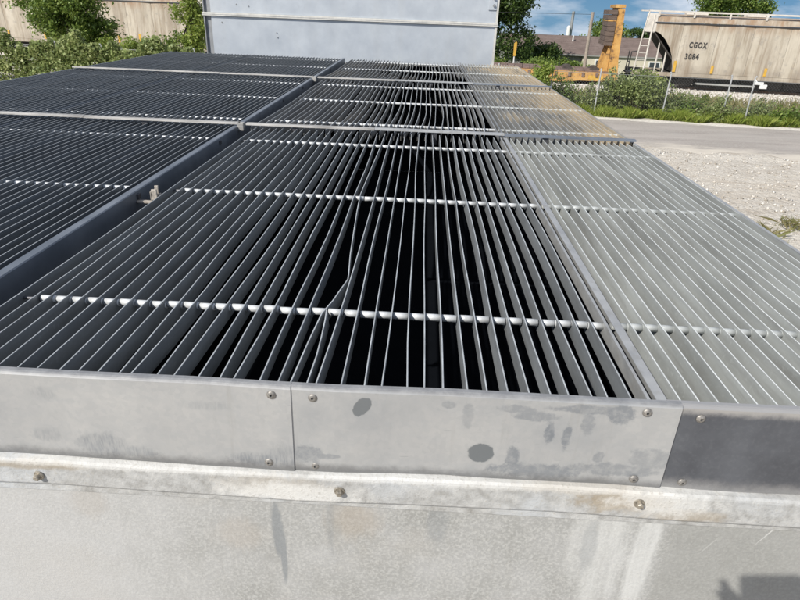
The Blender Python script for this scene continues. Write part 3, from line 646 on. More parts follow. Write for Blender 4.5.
# ================================================================== TRAIN
def text_part(s, parent, name, size, loc, mat, shear=.0, sx=1.0):
    cu = bpy.data.curves.new(name, 'FONT'); cu.body = s; cu.size = size; cu.extrude = .0; cu.offset = .015; cu.space_character = 1.18; cu.shear = shear; cu.align_x = 'LEFT'; cu.resolution_u = 3
    tmp = bpy.data.objects.new(name+'_tmp', cu); COL.objects.link(tmp); dg = bpy.context.evaluated_depsgraph_get()
    me = bpy.data.meshes.new_from_object(tmp.evaluated_get(dg)); bpy.data.objects.remove(tmp, do_unlink=True)
    me.materials.clear(); me.materials.append(mat); o = link(name, me, parent); o.location = loc; o.rotation_euler = (math.pi/2, 0, 0); o.scale = (sx, 1, 1); return o
def bogie(root, uc, name='bogie'):
    b = MB(); 
    b.prism([(uc-1.15, .62), (uc-1.0, .95), (uc-.45, 1.0), (uc-.25, .80), (uc+.25, .80), (uc+.45, 1.0), (uc+1.0, .95), (uc+1.15, .62), (uc+.95, .58), (uc+.5, .55), (uc+.3, .42), (uc-.3, .42), (uc-.5, .55), (uc-.95, .58)], 'y', .42, .58)
    b.prism([(uc-1.15, .62), (uc-1.0, .95), (uc-.45, 1.0), (uc+.45, 1.0), (uc+1.0, .95), (uc+1.15, .62), (uc+.3, .42), (uc-.3, .42)], 'y', 2.52, 2.68); b.box(uc-.2, uc+.2, .58, 2.52, .55, .9)
    fr = b.build('bogie', M['under'], root)
    for du in (-.86, .86):
        w = MB(); w.tube([(uc+du, .75, .84), (uc+du, .80, .84), (uc+du, .88, .84)], [.47, .44, .42], 24); w.tube([(uc+du, 2.22, .84), (uc+du, 2.30, .84), (uc+du, 2.35, .84)], [.42, .44, .47], 24); w.tube([(uc+du, .5, .84), (uc+du, 2.6, .84)], .08, 10)
        w.build('wheelset', M['steel_wheel'], fr)
def hopper(label, loc, marks, Lc=17.0):
    r = thing('hopper_car', label, 'hopper car', loc, TA, 'covered hopper cars on the track')
    prof = [(.50, 3.96), (.52, 3.55), (.85, 3.42), (1.2, 3.12), (1.55, 2.68), (1.80, 2.15), (1.93, 1.6), (1.96, 1.28)]
    ring = prof+[(Lc-a, b) for a, b in prof[::-1]]
    # curved side sheets, one part for each panel between seams
    seams = [2.1+1.98*k for k in range(0, int((Lc-2.6)/1.98)+1)]
    def side(v, sgn):
        edges = [None]+seams[:]+[None]
        bulge = lambda u, z: v+sgn*(.03*math.sin(math.pi*((u-2.1) % 1.98)/1.98) if 2.1 <= u <= Lc-1.1 else 0)
        for a in range(len(edges)-1):
            u0, u1 = edges[a], edges[a+1]
            if u0 is None: poly = prof+[(seams[0]-.008, 1.28), (seams[0]-.008, 3.96)]
            elif u1 is None: poly = [(seams[-1]+.008, 1.28)]+[(Lc-q, w) for q, w in prof[::-1]]+[(seams[-1]+.008, 3.96)]
            else:
                m = MB(); N = 8
                vs = [(u0+.008+(u1-u0-.016)*i/N, v+sgn*.04*math.sin(math.pi*i/N), z) for i in range(N+1) for z in (1.28, 2.2, 3.1, 3.96)]
                fs = [(4*i+j, 4*i+4+j, 4*i+5+j, 4*i+1+j) for i in range(N) for j in range(3)]
                vs2 = [(x, v-sgn*.03, z) for x, y, z in vs]; fs2 = [tuple(q+len(vs) for q in f[::-1]) for f in fs]
                m.add(vs+vs2, fs+fs2); m.build('side_panel', M['hopper'], r, smooth=False); continue
            MB().prism(poly, 'y', v-.02, v+.02).build('side_panel', M['hopper'], r)
    side(0.0, -1); side(3.1, 1)
    MB().prism([(2.0, 1.30), (Lc-2.0, 1.30), (Lc-1.5, 3.9), (1.5, 3.9)], 'y', .06, 3.04).build('hopper_body', M['under'], r)
    MB().box(-.35, Lc+.35, -.05, .10, 1.06, 1.27).build('side_sill', M['hopper'], r); MB().box(-.35, Lc+.35, 3.0, 3.15, 1.06, 1.27).build('side_sill', M['hopper'], r)
    MB().box(.46, Lc-.46, -.06, .03, 3.97, 4.05).build('top_chord', M['stencil'], r)
    roof = MB().prism([(-.02, 4.06), (.02, 4.32), (.5, 4.42), (1.55, 4.5), (2.6, 4.42), (3.08, 4.32), (3.12, 4.06)], 'x', .42, Lc-.42).build('roof', M['hopper'], r)
    wk = MB().box(.0, Lc, -.02, .36, 4.60, 4.68).build('running_board', M['hopper_white'], r); MB().box(.0, Lc, 2.74, 3.12, 4.60, 4.68).build('running_board', M['hopper_white'], r)
    for k in range(9):
        u = .55+k*1.98; o = MB().prism([(-.03, 4.33), (.05, 4.33), (.12, 4.60), (-.03, 4.60)], 'x', u, u+.09).build('board_bracket', M['hopper_white'], wk)
    for k in range(4):
        MB().box(2.4+k*3.4, 3.6+k*3.4, 1.2, 1.9, 4.5, 4.66).build('roof_hatch', M['hopper_white'], roof)
    for e in (0, 1):
        X = (lambda u: u) if not e else (lambda u: Lc-u)
        def bx(a, b, *q): return MB().box(min(X(a), X(b)), max(X(a), X(b)), *q)
        bx(.43, .50, 0.0, 3.1, 3.45, 4.3).build('end_sheet', M['hopper_white'], r)
        bx(-.08, .55, -.035, -.022, 3.5, 4.5).build('end_hood', M['hopper_white'], r)
        MB().prism([(X(.5), 3.46), (X(.58), 3.46), (X(2.55), 1.3), (X(2.45), 1.3)], 'y', .03, 3.07).build('slope_sheet', M['under'], r)  # dark colour stands in for the shaded underside of the slope
        bx(-.3, 2.3, .1, 3.0, 1.07, 1.2).build('end_platform', M['under'], r)
        MB().tube([(X(.28), -.02, 1.2), (X(.36), -.02, 4.45)], .055, 6).build('corner_post', M['hopper_white'], r)
        MB().tube([(X(-.28), .02, 1.2), (X(-.12), -.02, 3.6), (X(.02), -.02, 4.6)], .04, 6).build('corner_post', M['hopper_white'], r)
        MB().tube([(X(.98), .25, 1.2), (X(.98), .25, 3.0)], .05, 6).build('end_strut', M['hopper_white'], r); MB().tube([(X(1.45), .2, 1.2), (X(1.45), .2, 2.5)], .05, 6).build('end_strut', M['hopper_white'], r)
        for k in range(8): MB().tube([(X(-.24+k*.045), -.02, 1.5+k*.4), (X(.28+k*.01), -.02, 1.5+k*.4)], .018, 5).build('ladder_rung', M['hopper_white'], r)
        hr = MB(); hr.tube([(X(-.62), .1, 1.2), (X(-.56), .1, 2.35), (X(-.2), .1, 2.4)], .035, 6); hr.tube([(X(-.62), 1.0, 1.2), (X(-.56), 1.0, 2.35)], .035, 6); hr.tube([(X(-.58), .1, 1.75), (X(-.58), 1.0, 1.75)], .03, 6); hr.box(min(X(-.68), X(-.3)), max(X(-.68), X(-.3)), .05, 1.3, 1.1, 1.2)
        hr.build('end_handrail', M['black'], r)
        bogie(r, X(2.2))
        MB().box(min(X(-.75), X(.5)), max(X(-.75), X(.5)), 1.4, 1.7, .72, .98).build('coupler', M['under'], r)
    for k in range(4):
        u = 3.6+k*(Lc-7)/4; MB().prism([(u, 1.06), (u+(Lc-7)/4-.05, 1.06), (u+2.4, .5), (u+.1, .5)], 'y', .5, 2.6).build('discharge_hopper', M['under'], r)
    MB().box(-.3, Lc+.3, 1.15, 1.95, .70, 1.06).build('centre_sill', M['under'], r)
    g = MB(); g.box(3.55, 6.9, -.02, .5, .66, .74); g.build('discharge_gate', M['gate_grey'], r)
    for u, w in ((1.98, .16), (4.15, .15), (7.15, .15), (10.1, .15), (13.1, .15), (14.75, .16)):
        MB().box(u, u+w, -.058, -.046, 1.32, 1.95 if w > .155 else 1.78).build('reflector_stripe', M['stripe'], r)
    if marks:
        text_part('CGOX', r, 'car_mark', .44, (2.62, -.060, 2.72), M['stencil'], .0, .70)
        text_part('3084', r, 'car_number', .44, (2.52, -.060, 2.08), M['stencil'], .0, .80)
    return r
hopper('dirty beige covered hopper car with black reporting marks, behind the roadside fence', T2W(0, 0, 0), True)
hopper('beige covered hopper car half hidden by the leafy bush and vine hedge', track_pt(-34.7), False, 20.0)

# bulkhead flat car, coupled to the left of the marked hopper
fc = thing('bulkhead_flatcar', 'rusty yellow bulkhead flatcar with timber lined end wall, coupled to the hopper', 'flatcar', T2W(-1.15, 0, 0), TA)
LF = 17.0
MB().box(-LF, 0, .0, 3.0, .98, 1.06).build('deck_frame', M['deck'], fc)
me = MB().box(-.23, .23, .02, 2.98, 1.062, 1.12).mesh('deck_plank', M['deck'])
for k in range(34):
    o = link('deck_plank', me, fc); o.location = (-.3-k*.49, 0, rnd.uniform(-.012, .012))
ss = MB().prism([(-LF, 1.05), (0, 1.05), (0, .55), (-2.3, .52), (-3.2, .40), (-LF+3.2, .40), (-LF+2.3, .52), (-LF, .55)], 'y', -.06, -.002).build('side_sill', M['yellow'], fc)
for k in range(20):
    MB().box(-.5-k*.84, -.34-k*.84, -.14, -.062, .78, 1.0).build('stake_pocket', M['deck'], ss)
MB().prism([(-LF, 1.05), (0, 1.05), (0, .55), (-LF, .55)], 'y', 3.002, 3.06).build('side_sill', M['yellow'], fc)
MB().box(-1.75, -.85, -.068, -.061, .62, .86).build('reflector_plate', M['stripe'], ss)
bogie(fc, -2.2); bogie(fc, -LF+2.2)
def bulkhead(u0, sg):
    b = MB().box(min(u0, u0+sg*.10), max(u0, u0+sg*.10), .05, 2.95, 1.12, 4.72).build('bulkhead_plate', M['yellow'], fc)
    for v in (.0, 1.4, 2.8):
        MB().prism([(u0+sg*.101, 1.06), (u0+sg*.62, 1.06), (u0+sg*.52, 1.9), (u0+sg*.40, 4.66), (u0+sg*.101, 4.72)], 'y', v+.01, v+.13).build('bulkhead_brace', M['yellow'], b)
    MB().box(min(u0-sg*.16, u0+sg*.5), max(u0-sg*.16, u0+sg*.40), -.02, 3.02, 4.722, 4.9).build('bulkhead_cap', M['yellow'], b)
    zz = 2.62
    for k in range(7):
        h = .27; 
        if k == 5: MB().box(min(u0-sg*.48, u0-sg*.002), max(u0-sg*.48, u0-sg*.002), .0, 3.0, zz, zz+.09).build('bulkhead_strap', M['yellow'], b); zz += .11
        MB().box(min(u0-sg*(.5+rnd.uniform(-.04, .04)), u0-sg*.003), max(u0-sg*(.5+rnd.uniform(-.04, .04)), u0-sg*.003), .0+rnd.uniform(-.06, .02), 3.0, zz, zz+h-.02).build('lining_board', M['timber'], b); zz += h
    for v in (.15, .95, 1.75, 2.55):
        MB().prism([(u0-sg*.02, 1.12), (u0-sg*.5, 1.12), (u0-sg*.34, 1.7), (u0-sg*.16, 2.6), (u0-sg*.02, 2.6)], 'y', v, v+.14).build('bulkhead_stay', M['yellow'], b)
bulkhead(-.65, 1); bulkhead(-LF+.65, -1)

# ================================================================== FENCE and roadside planting
def fence_y(X): return 30.2-.115*X
fence = wthing('chain_link_fence', 'grey chain link fence with steel posts along the far side of the road', 'fence', (8, fence_y(8), 0))
xs = [-27+2.55*k for k in range(22)]
px = sorted([x for x in xs if x < 7] + [8.3, 11.4, 14.05, 15.1, 17.6, 20.2, 22.8, 25.4, 28])
for x in px:
    h = 2.02; b = Vector((x, fence_y(x), 0))
    o = wpart(MB().tube([b, b+Vector((rnd.uniform(-.05, .05), 0, h))], .036, 8).build('post', M['galv_post']), fence)
    c = wpart(MB().tube([b+Vector((0, 0, h)), b+Vector((0, 0, h+.04)), b+Vector((0, 0, h+.07))], [.045, .045, .01], 8).build('post_cap', M['galv_post']), fence)
p0, p1 = Vector((px[0], fence_y(px[0]), 0)), Vector((px[-1], fence_y(px[-1]), 0))
for z, r in ((1.86, .009), (.12, .006)): wpart(MB().tube([p0+Vector((0, .04, z)), p1+Vector((0, .04, z))], r, 5).build('tension_wire', M['wire']), fence)
V = []; L_ = (p1-p0).length; dd = (p1-p0).normalized(); hh = 1.84; st_ = .13
for k in range(int(L_/st_)):
    for sg in (1, -1):
        a = p0+dd*(k*st_)+Vector((0, .045, .05)); b = a+dd*(hh*sg)+Vector((0, 0, hh)); w = Vector((0, 0, .0022))
        if not (0 <= (b-p0).dot(dd) <= L_): continue
        V += [a-w, a+w, b+w, b-w]
V = np.array([tuple(v) for v in V]); o = link('chain_mesh', fast_mesh('chain_mesh', V, np.arange(len(V)).reshape(-1, 4), M['wire'])); o['kind'] = 'stuff'; wpart(o, fence)
# white bracket box on a post
b = Vector((15.1, fence_y(15.1)-.06, 1.72)); m = MB(); m.box(b.x-.04, b.x+.32, b.y-.1, b.y, b.z, b.z+.12); m.box(b.x+.18, b.x+.48, b.y-.14, b.y-.02, b.z-.16, b.z+.02); m.tube([b+Vector((-.06, .03, .22)), b+Vector((.1, -.03, .05))], .03, 6)
wpart(m.build('post_bracket', M['white_paint'], bevel=.01), fence)

def crown(lobes, n, size, mat, name, thin=.0, shell=.55):
    """leaf clusters spread through a set of ellipsoid lobes, clumped so that gaps stay open"""
    C = []; vol = np.array([a*b*c for _, _, _, a, b, c in lobes])**.8; vol /= vol.sum()
    for (x, y, z, a, b, c), w in zip(lobes, vol):
        k = int(n*w); nc = max(6, k//55); d = nrg.normal(size=(nc, 3)); d /= np.linalg.norm(d, axis=1)[:, None]
        r = shell+(1-shell)*nrg.random(nc)**.6; r += nrg.normal(0, .09, nc); cc = d*r[:, None]*np.array([a, b, c])+np.array([x, y, z])
        idx = nrg.integers(0, nc, k); spread = .17*min(a, b, c)+.10
        C.append(cc[idx]+nrg.normal(0, 1, (k, 3))*spread*np.array([1, 1, .75]))
    C = np.concatenate(C); C = C[C[:, 2] > .05-9]
    return leaves(C, size, mat, name)
def tree(name, label, loc, lobes, n, size, mat, trunk_h, trunk_r, group=None, cat='tree'):
    loc = Vector(loc); r = thing(name, label, cat, loc, 0, group)
    m = MB(); top = Vector((rnd.uniform(-.2, .2), rnd.uniform(-.2, .2), trunk_h))
    m.tube([(0, 0, -.1), (0, 0, trunk_h*.15), top*.6, top], [trunk_r*1.4, trunk_r, trunk_r*.8, trunk_r*.5], 8)
    for q in lobes:
        e = Vector(q[:3]); s = Vector((0, 0, trunk_h*rnd.uniform(.35, .75)))+top*.1
        if (e-s).length < .2: continue
        m.tube([s, s.lerp(e, .5)+Vector((rnd.uniform(-.1, .1), rnd.uniform(-.1, .1), .1)), e+Vector((0, 0, q[5]*.4))], [trunk_r*.5, trunk_r*.3, trunk_r*.08], 6)
    m.build('trunk', M['bark'], r)
    link('crown', crown(lobes, n, size, mat, 'crown'), r); return r
def bush(name, label, loc, lobes, n, size, mat, stems=8, group=None, cat='bush'):
    loc = Vector(loc); r = thing(name, label, cat, loc, 0, group); m = MB()
    for k in range(stems):
        q = lobes[k % len(lobes)]; e = Vector((q[0]+rnd.uniform(-.7, .7)*q[3], q[1]+rnd.uniform(-.5, .5)*q[4], q[2]+q[5]*rnd.uniform(.2, .85)))
        b = Vector((q[0]*.55+rnd.uniform(-.15, .15), rnd.uniform(-.15, .15), -.05)); m.tube([b, b.lerp(e, .5)+Vector((rnd.uniform(-.1, .1), 0, .1)), e], [.03, .02, .006], 5)
    m.build('stems', M['bark'], r); link('foliage', crown(lobes, n, size, mat, 'foliage', shell=.35), r); return r
def lob(cx, cy, cz, R, n, rs, flat=.85):
    out = []
    for _ in range(n):
        d = Vector((rnd.gauss(0, 1), rnd.gauss(0, 1), rnd.gauss(0, .8))); d.normalize(); q = rnd.uniform(.45, .8); r = rs*rnd.uniform(.75, 1.2)
        out.append((cx+d.x*R[0]*q, cy+d.y*R[1]*q, cz+d.z*R[2]*q, r, r, r*flat))
    return out

# left: vine hedge on the fence
vine = wthing('vine_hedge', 'dense pale green vine mass smothering the chain link fence', 'vine hedge', (-18, fence_y(-18), 0))
n = 46000; X = nrg.uniform(-27, -9.5, n); top = 2.15+.28*np.sin(X*1.3)+.2*np.sin(X*3.1+1)+.14*np.sin(X*7.3)-.25*np.clip(X+13, 0, 3)
z = top*nrg.random(n)**.75; dep = nrg.normal(0, .22, n)*(1.25-.5*z/top)-.12-.25*(1-z/top)
lump = .28*np.sin(X*2.7+z*2.3)*np.sin(z*3.7+X*1.1)
k = (np.sin(X*5.1+z*4)+np.sin(z*6.3-X*3.2)+nrg.normal(0, .8, n)) > -1.15
C = np.stack([X, fence_y(X)+dep-lump, z], 1)[k]
o = link('vine_leaves', leaves(C, .135, M['leaf_vine'], 'vine_leaves', .85, .25)); o['kind'] = 'stuff'; wpart(o, vine)
m = MB()
for q in range(60):
    x = rnd.uniform(-27, -10); m.tube([(x, fence_y(x), 0), (x+rnd.uniform(-.3, .3), fence_y(x)-.05, .9), (x+rnd.uniform(-.6, .6), fence_y(x)-.1, 1.9)], [.018, .014, .006], 5)
wpart(m.build('vine_stems', M['bark']), vine)
tree('leafy_tree', 'dark green leafy bush-like tree in front of the left hopper car', (-20.3, 36.5, 0), lob(0, 0, 3.7, (2.3, 1.5, 2.2), 13, 1.0)+lob(.4, -.3, 2.4, (2.2, 1.0, .8), 6, .7)+[(-2.6, -.4, 3.9, .5, .5, .35), (-2.9, -.3, 3.6, .45, .4, .3)], 20000, .17, M['leaf_mid'], 3.8, .14)
for (x, yy, w, h, mt, nm, lb) in ((-16.4, 35.3, 1.9, 2.7, 'leaf_light', 'shrub', 'sunlit yellow green shrub between the leafy tree and the hedge'),
                              (-14.0, 35.2, 1.3, 2.3, 'leaf_mid', 'shrub', 'dull green rounded shrub behind the vine hedge'),
                              (-19.2, 34.9, 2.0, 2.2, 'leaf_light', 'shrub', 'low bright shrub at the foot of the dark leafy tree')):
    bush(nm, lb, (x, yy, 0), lob(0, 0, h*.55, (w, .9, h*.5), 8, .62), 6500, .15, M[mt], 10)
tree('slender_tree', 'slender sunlit sapling growing beside the steel housing', (-12.55, 34.2, 0), lob(0, 0, 3.0, (.75, .6, 2.1), 9, .5)+[(-.8, 0, 3.7, .35, .3, .4), (.1, 0, 5.0, .5, .4, .8)], 7000, .14, M['leaf_light'], 4.2, .06)

# right: bushes, weeds, grass along the fence
bush('willow_bush', 'large feathery grey green bush growing through the fence below the hopper end', (10.6, fence_y(10.6)+.55, 0), lob(-.3, .1, 1.0, (1.6, .6, .7), 10, .42)+[(-.3+rnd.uniform(-1.5, 1.5), rnd.uniform(-.3, .3), rnd.uniform(1.1, 1.75), rnd.uniform(.12, .22), .16, rnd.uniform(.3, .55)) for _ in range(16)]+[(.9, 0, .7, .75, .5, .6), (1.9, .1, .55, .7, .4, .5), (-1.8, .1, .55, .6, .4, .5)], 13000, .12, M['leaf_grey'], 22)
bush('sapling', 'young leafy sapling standing in front of the yellow flatcar sill', (5.5, fence_y(5.5)-.35, 0), [(0, 0, 1.2, .42, .35, .75), (.12, 0, 1.75, .34, .3, .4), (-.25, 0, .7, .35, .3, .5), (.3, 0, 2.1, .16, .15, .3)], 2600, .13, M['leaf_light'], 5, None, 'sapling')
bush('round_shrub', 'small round yellow green shrub beside the discharge gate of the hopper', (13.3, 36.2, .05), [(0, 0, .95, .42, .4, .42), (.1, 0, .5, .35, .3, .4)], 1100, .12, M['leaf_light'], 4)
weed_where = ['behind the fence beneath the yellow sill plate', 'behind the fence left of the willowy bush', 'at the left skirt of the feathery bush', 'right of the feathery bush, below the reflector stripe', 'between the two posts near the white bracket', 'right of the post with the white bracket', 'on the fence line past the white bracket', 'in front of the fence near the white bracket', 'left of the young sapling', 'behind and right of the young sapling', 'farthest along the fence under the hopper belly']
weed_spots = [(7.2, .6, 1.25), (8.4, .7, 1.15), (9.3, .4, 1.0), (12.9, .5, .8), (14.2, .2, .95), (15.9, .5, .85), (16.8, .1, .7), (13.6, -.1, .6), (4.6, .6, 1.0), (6.6, .9, 1.35), (18.3, .3, .7)]
for k, (x, dy, h) in enumerate(weed_spots):
    bush('weed_clump', 'tangled weed clump '+weed_where[k], (x, fence_y(x)+dy, 0), [(0, 0, h*.5, .55, .35, h*.5), (.45, .1, h*.35, .4, .3, h*.35), (-.45, 0, h*.4, .4, .3, h*.4)]+[(rnd.uniform(-.6, .6), rnd.uniform(-.2, .2), h*rnd.uniform(.7, 1.1), .10, .1, h*.35) for _ in range(5)], 1700, .10, M['leaf_grey'] if k % 3 else M['leaf_mid'], 8, 'weed clumps along the fence', 'weeds')
n = 75000; X = nrg.uniform(2, 24, n); yy = fence_y(X)-.55+.18*np.sin(X*1.9)+.12*np.sin(X*4.3)+1.5*nrg.random(n)**1.2; C = np.stack([X, yy, 0*X], 1)
kk = (np.sin(X*2.1)+np.sin(X*5.7+1)+nrg.normal(0, .7, n)) > -1.4
o = link('roadside_grass', blades(C[kk], .30*(.55+.55*np.sin(C[kk][:, 0]*2.7)**2+.5*nrg.random(kk.sum())), .0075, M['grass'], 'roadside_grass')); o['kind'] = 'stuff'; tag(o, 'bright green grass strip between the road edge and the fence', 'grass')
n = 16000; X = nrg.uniform(0, 24, n); yy = fence_y(X)+.5+6.3*nrg.random(n); C = np.stack([X, yy, 0*X], 1)
kk = (np.sin(X*1.1+yy)+np.sin(yy*2.3-X*.7)+nrg.normal(0, .5, n)) > -.1
o = link('rough_grass', blades(C[kk], .55, .02, M['grass_dry'], 'rough_grass')); o['kind'] = 'stuff'; tag(o, 'rough dry grass between the fence and the railway ballast', 'grass')
# weeds in the gravel yard
for k, (x, y) in enumerate(((7.9, 12.2), (8.9, 12.9), (9.9, 12.2), (7.3, 14.6), (10.2, 13.6), (9.4, 11.4))):
    C = np.stack([nrg.normal(x, .2, 90), nrg.normal(y, .2, 90), np.zeros(90)], 1)
    o = link('gravel_weed', blades(C-np.array([x, y, 0]), .24, .005, M['grass_dry'], 'gravel_weed', .8)); o.location = (x, y, 0)
    tag(o, 'thin tuft of dry grass sprouting from the pale gravel yard', 'grass tuft', 'grass tufts in the gravel yard')

# ================================================================== FAR SIDE OF THE TRACK
tree('broad_tree', 'big dark broadleaf tree rising beside the steel housing, behind the flatcar', (5.6, 53.5, -.9), lob(0, 0, 6.6, (3.0, 2.6, 4.6), 22, 1.25)+[(2.2, -.5, 2.9, 1.3, 1.2, 1.4), (.8, -1, 2.3, 1.4, 1.2, 1.4)], 34000, .21, M['leaf_dark'], 7, .3)
tree('broad_tree', 'low dark spreading tree shading the brown roof, right of the big tree', (9.9, 55.0, -1.2), lob(0, 0, 2.4, (1.5, 1.4, 1.5), 9, .8), 9000, .2, M['leaf_dark'], 2.6, .15)
tree('broad_tree', 'green tree behind the brown roof, mostly hidden by the bulkhead', (21.5, 76, -2.4), lob(0, 0, 3.9, (3.4, 2.6, 2.6), 14, 1.2), 12000, .26, M['leaf_mid'], 4, .2)
tree('broad_tree', 'tree crown showing above the running board of the hopper', (27.6, 61, -1.7), lob(0, 0, 7.4, (3.6, 3.0, 2.4), 16, 1.2), 16000, .22, M['leaf_mid'], 6, .25)
for k, (x, y, w, h) in enumerate(((24, 108, 7, 6.2), (31, 112, 6, 6.0), (17, 110, 6, 5.8), (38, 115, 7, 6.6), (10, 112, 6, 6.0), (46, 112, 7, 6.4), (54, 112, 7, 6), (-2, 112, 8, 6.2))):
    tree('distant_tree', 'low distant tree in the hazy line along the horizon', (x, y, -4.2), lob(0, 0, h*.55, (w*.5, 2, h*.42), 8, 1.5), 2600, .5, M['leaf_dark'], h*.5, .2, 'trees along the horizon')
bush('thicket', 'green thicket behind the flatcar deck, below the brown roof', (10.5, 46.5, -.2), lob(0, 0, .95, (5.0, .8, .45), 14, .5), 8000, .15, M['leaf_mid'], 14)
bush('thicket', 'low green thicket at the foot of the big dark tree', (4.2, 48.5, -.3), lob(0, 0, .9, (2.4, .8, .5), 8, .5), 4500, .15, M['leaf_mid'], 8)

hs_ = wthing('house', 'low house with brown shingle roof and cream siding beyond the flatcar', 'house', (16, 64, -1.8))
def hpart(m, name, mat, par=None, **kw): return wpart(m.build(name, mat, **kw), hs_) if par is None else m.build(name, mat, par, **kw)
ry = lambda x: 61.2-.05*x
hpart(MB().prism([(8.0, 61.8), (15.2, 61.8), (15.2, 69), (8.0, 69)], 'z', -1.9, .86), 'wall', M['shade_trim_grey']); hpart(MB().box(15.202, 27, 61.4, 69.2, -1.9, .86), 'wall', M['siding'])  # left wall has its shade put into the colour
m = MB(); 
for k in range(9):
    f0, f1 = k/9, (k+1)/9
    m.prism([(61.28+f0*3.92, .80+f0*1.42+.03), (61.28+f1*3.92+.03, .80+f1*1.42+.03), (61.28+f1*3.92+.03, .74+f1*1.42), (61.28+f0*3.92, .74+f0*1.42)], 'x', 7.6, 27.4)
rf = hpart(m, 'roof', M['roof']); hpart(MB().prism([(65.2, 2.28), (69.6, .80), (69.6, .74), (65.2, 2.2)], 'x', 7.6, 27.4), 'roof', M['roof'])
hpart(MB().box(7.6, 27.4, 61.21, 61.27, .66, .80), 'fascia', M['shade_trim_grey'])
for x in (16.4, 21.5, 24.2):
    w = hpart(MB().box(x, x+1.1, 61.34, 61.397, -.9, .4), 'window', M['white_paint'])
    o = MB().box(x+.1, x+1.0, 61.325, 61.338, -.8, .3).build('pane', M['glass']); o.parent = w; 
o = MB().tube([(14.6, 64.0, 1.6), (14.6, 64.0, 2.35)], .07, 8).build('roof_vent', M['white_paint'], rf)
pl = wthing('utility_pole', 'bare grey wooden utility pole standing behind the flatcar deck', 'utility pole', (11.6, 45.8, -.1))
wpart(MB().tube([(11.6, 45.8, -.2), (11.6, 45.8, 2.4), (11.6, 45.8, 4.45)], [.13, .115, .10], 10).build('pole_shaft', M['pole_wood']), pl)
wpart(MB().tube([(11.6, 45.8, 4.3), (-5, 48, 4.05), (-30, 51, 4.4)], .012, 4).build('wire', M['black']), pl)
mk = wthing('marker_post', 'thin track marker post with a yellow top, in front of the big tree', 'marker post', (6.3, 44.4, 0))
wpart(MB().tube([(6.3, 44.4, -.1), (6.3, 44.4, 1.85)], .05, 6).build('post', M['white_paint']), mk); wpart(MB().prism([(6.22, 1.5), (6.38, 1.5), (6.40, 2.35), (6.33, 2.45), (6.20, 2.3)], 'y', 44.33, 44.39).build('marker_blade', M['stripe']), mk)
ck = wthing('chimney_stack', 'slim distant stack with a pale tank at its foot, above the horizon trees', 'chimney', (43.5, 200, -6.5))
wpart(MB().tube([(43.9, 200, -6.5), (44.1, 200, 4.6)], [.55, .42], 10).build('stack', M['housing_dark']), ck); wpart(MB().tube([(43.1, 199, -6.5), (43.1, 199, .3), (43.1, 199, .7)], [.55, .55, .2], 12).build('tank', M['white_paint']), ck)

# ================================================================== the photographer, behind the lens; the shadow on the tank wall is theirs
CM = cam.matrix_world.copy()
ph = MB(); xa, xb, ya, yb, r_ = -.150, .013, -.070, .011, .012
pts = []
for cx, cy, a0 in ((xb-r_, yb-r_, 0), (xa+r_, yb-r_, 90), (xa+r_, ya+r_, 180), (xb-r_, ya+r_, 270)):
    pts += [(cx+r_*math.cos(math.radians(a0+q)), cy+r_*math.sin(math.radians(a0+q))) for q in (0, 30, 60, 90)]
ph.prism(pts, 'z', .010, .018)
phone = ph.build('phone', M['black']); phone.matrix_world = CM; tag(phone, 'black phone held up sideways by the person on the platform', 'phone')
plat = wthing('work_platform', 'small steel work platform on four braced legs before the tank', 'platform', (-.05, -1.75, 0))
PX0, PX1, PY0, PY1, PZ = -.6, .5, -2.25, -1.2, 2.83
for k in range(5): wpart(MB().box(PX0+k*.22, PX0+k*.22+.21, PY0, PY1, PZ-.04, PZ).build('deck_plank', M['pole_wood']), plat)
for x in (PX0+.04, PX1-.04):
    for y in (PY0+.04, PY1-.04): wpart(MB().tube([(x, y, 0), (x, y, PZ-.041)], .025, 8).build('leg', M['galv_post']), plat)
    for z in (.5, 1.2, 1.9, 2.5): wpart(MB().tube([(x, PY0+.04, z), (x, PY1-.04, z)], .016, 6).build('rung', M['galv_post']), plat)
for y in (PY0+.04, PY1-.04): wpart(MB().tube([(PX0+.04, y, .5), (PX1-.04, y, 2.5)], .014, 6).build('brace', M['galv_post']), plat)
def skinned(name, verts, edges, rad, mat, parent=None, sub=1, root=0):
    me = bpy.data.meshes.new(name); me.from_pydata(verts, edges, []); me.materials.append(mat); o = link(name, me, parent)
    sk = o.modifiers.new('skin', 'SKIN'); sk.use_smooth_shade = True
    if not me.skin_vertices: me.skin_vertices.new() if hasattr(me.skin_vertices, 'new') else None
    if me.skin_vertices:
        for i, r in enumerate(rad): me.skin_vertices[0].data[i].radius = (r, r) if not isinstance(r, tuple) else r
        me.skin_vertices[0].data[root].use_root = True
    ss_ = o.modifiers.new('sub', 'SUBSURF'); ss_.levels = sub; ss_.render_levels = sub; return o
M['shirt'] = simple('work_shirt', (.10, .13, .18), .9); M['skin'] = simple('skin', (.45, .29, .21), .6, 0, .05); M['trousers'] = simple('work_trousers', (.07, .07, .08), .9); M['hair'] = simple('hair_brown', (.05, .035, .025), .8)
def CW(x, y, z): return tuple(CM @ Vector((x, y, z)))
bx, by = -.06, -1.72
hl, hr_ = Vector(CW(-.175, -.05, .025)), Vector(CW(.04, -.06, .03))
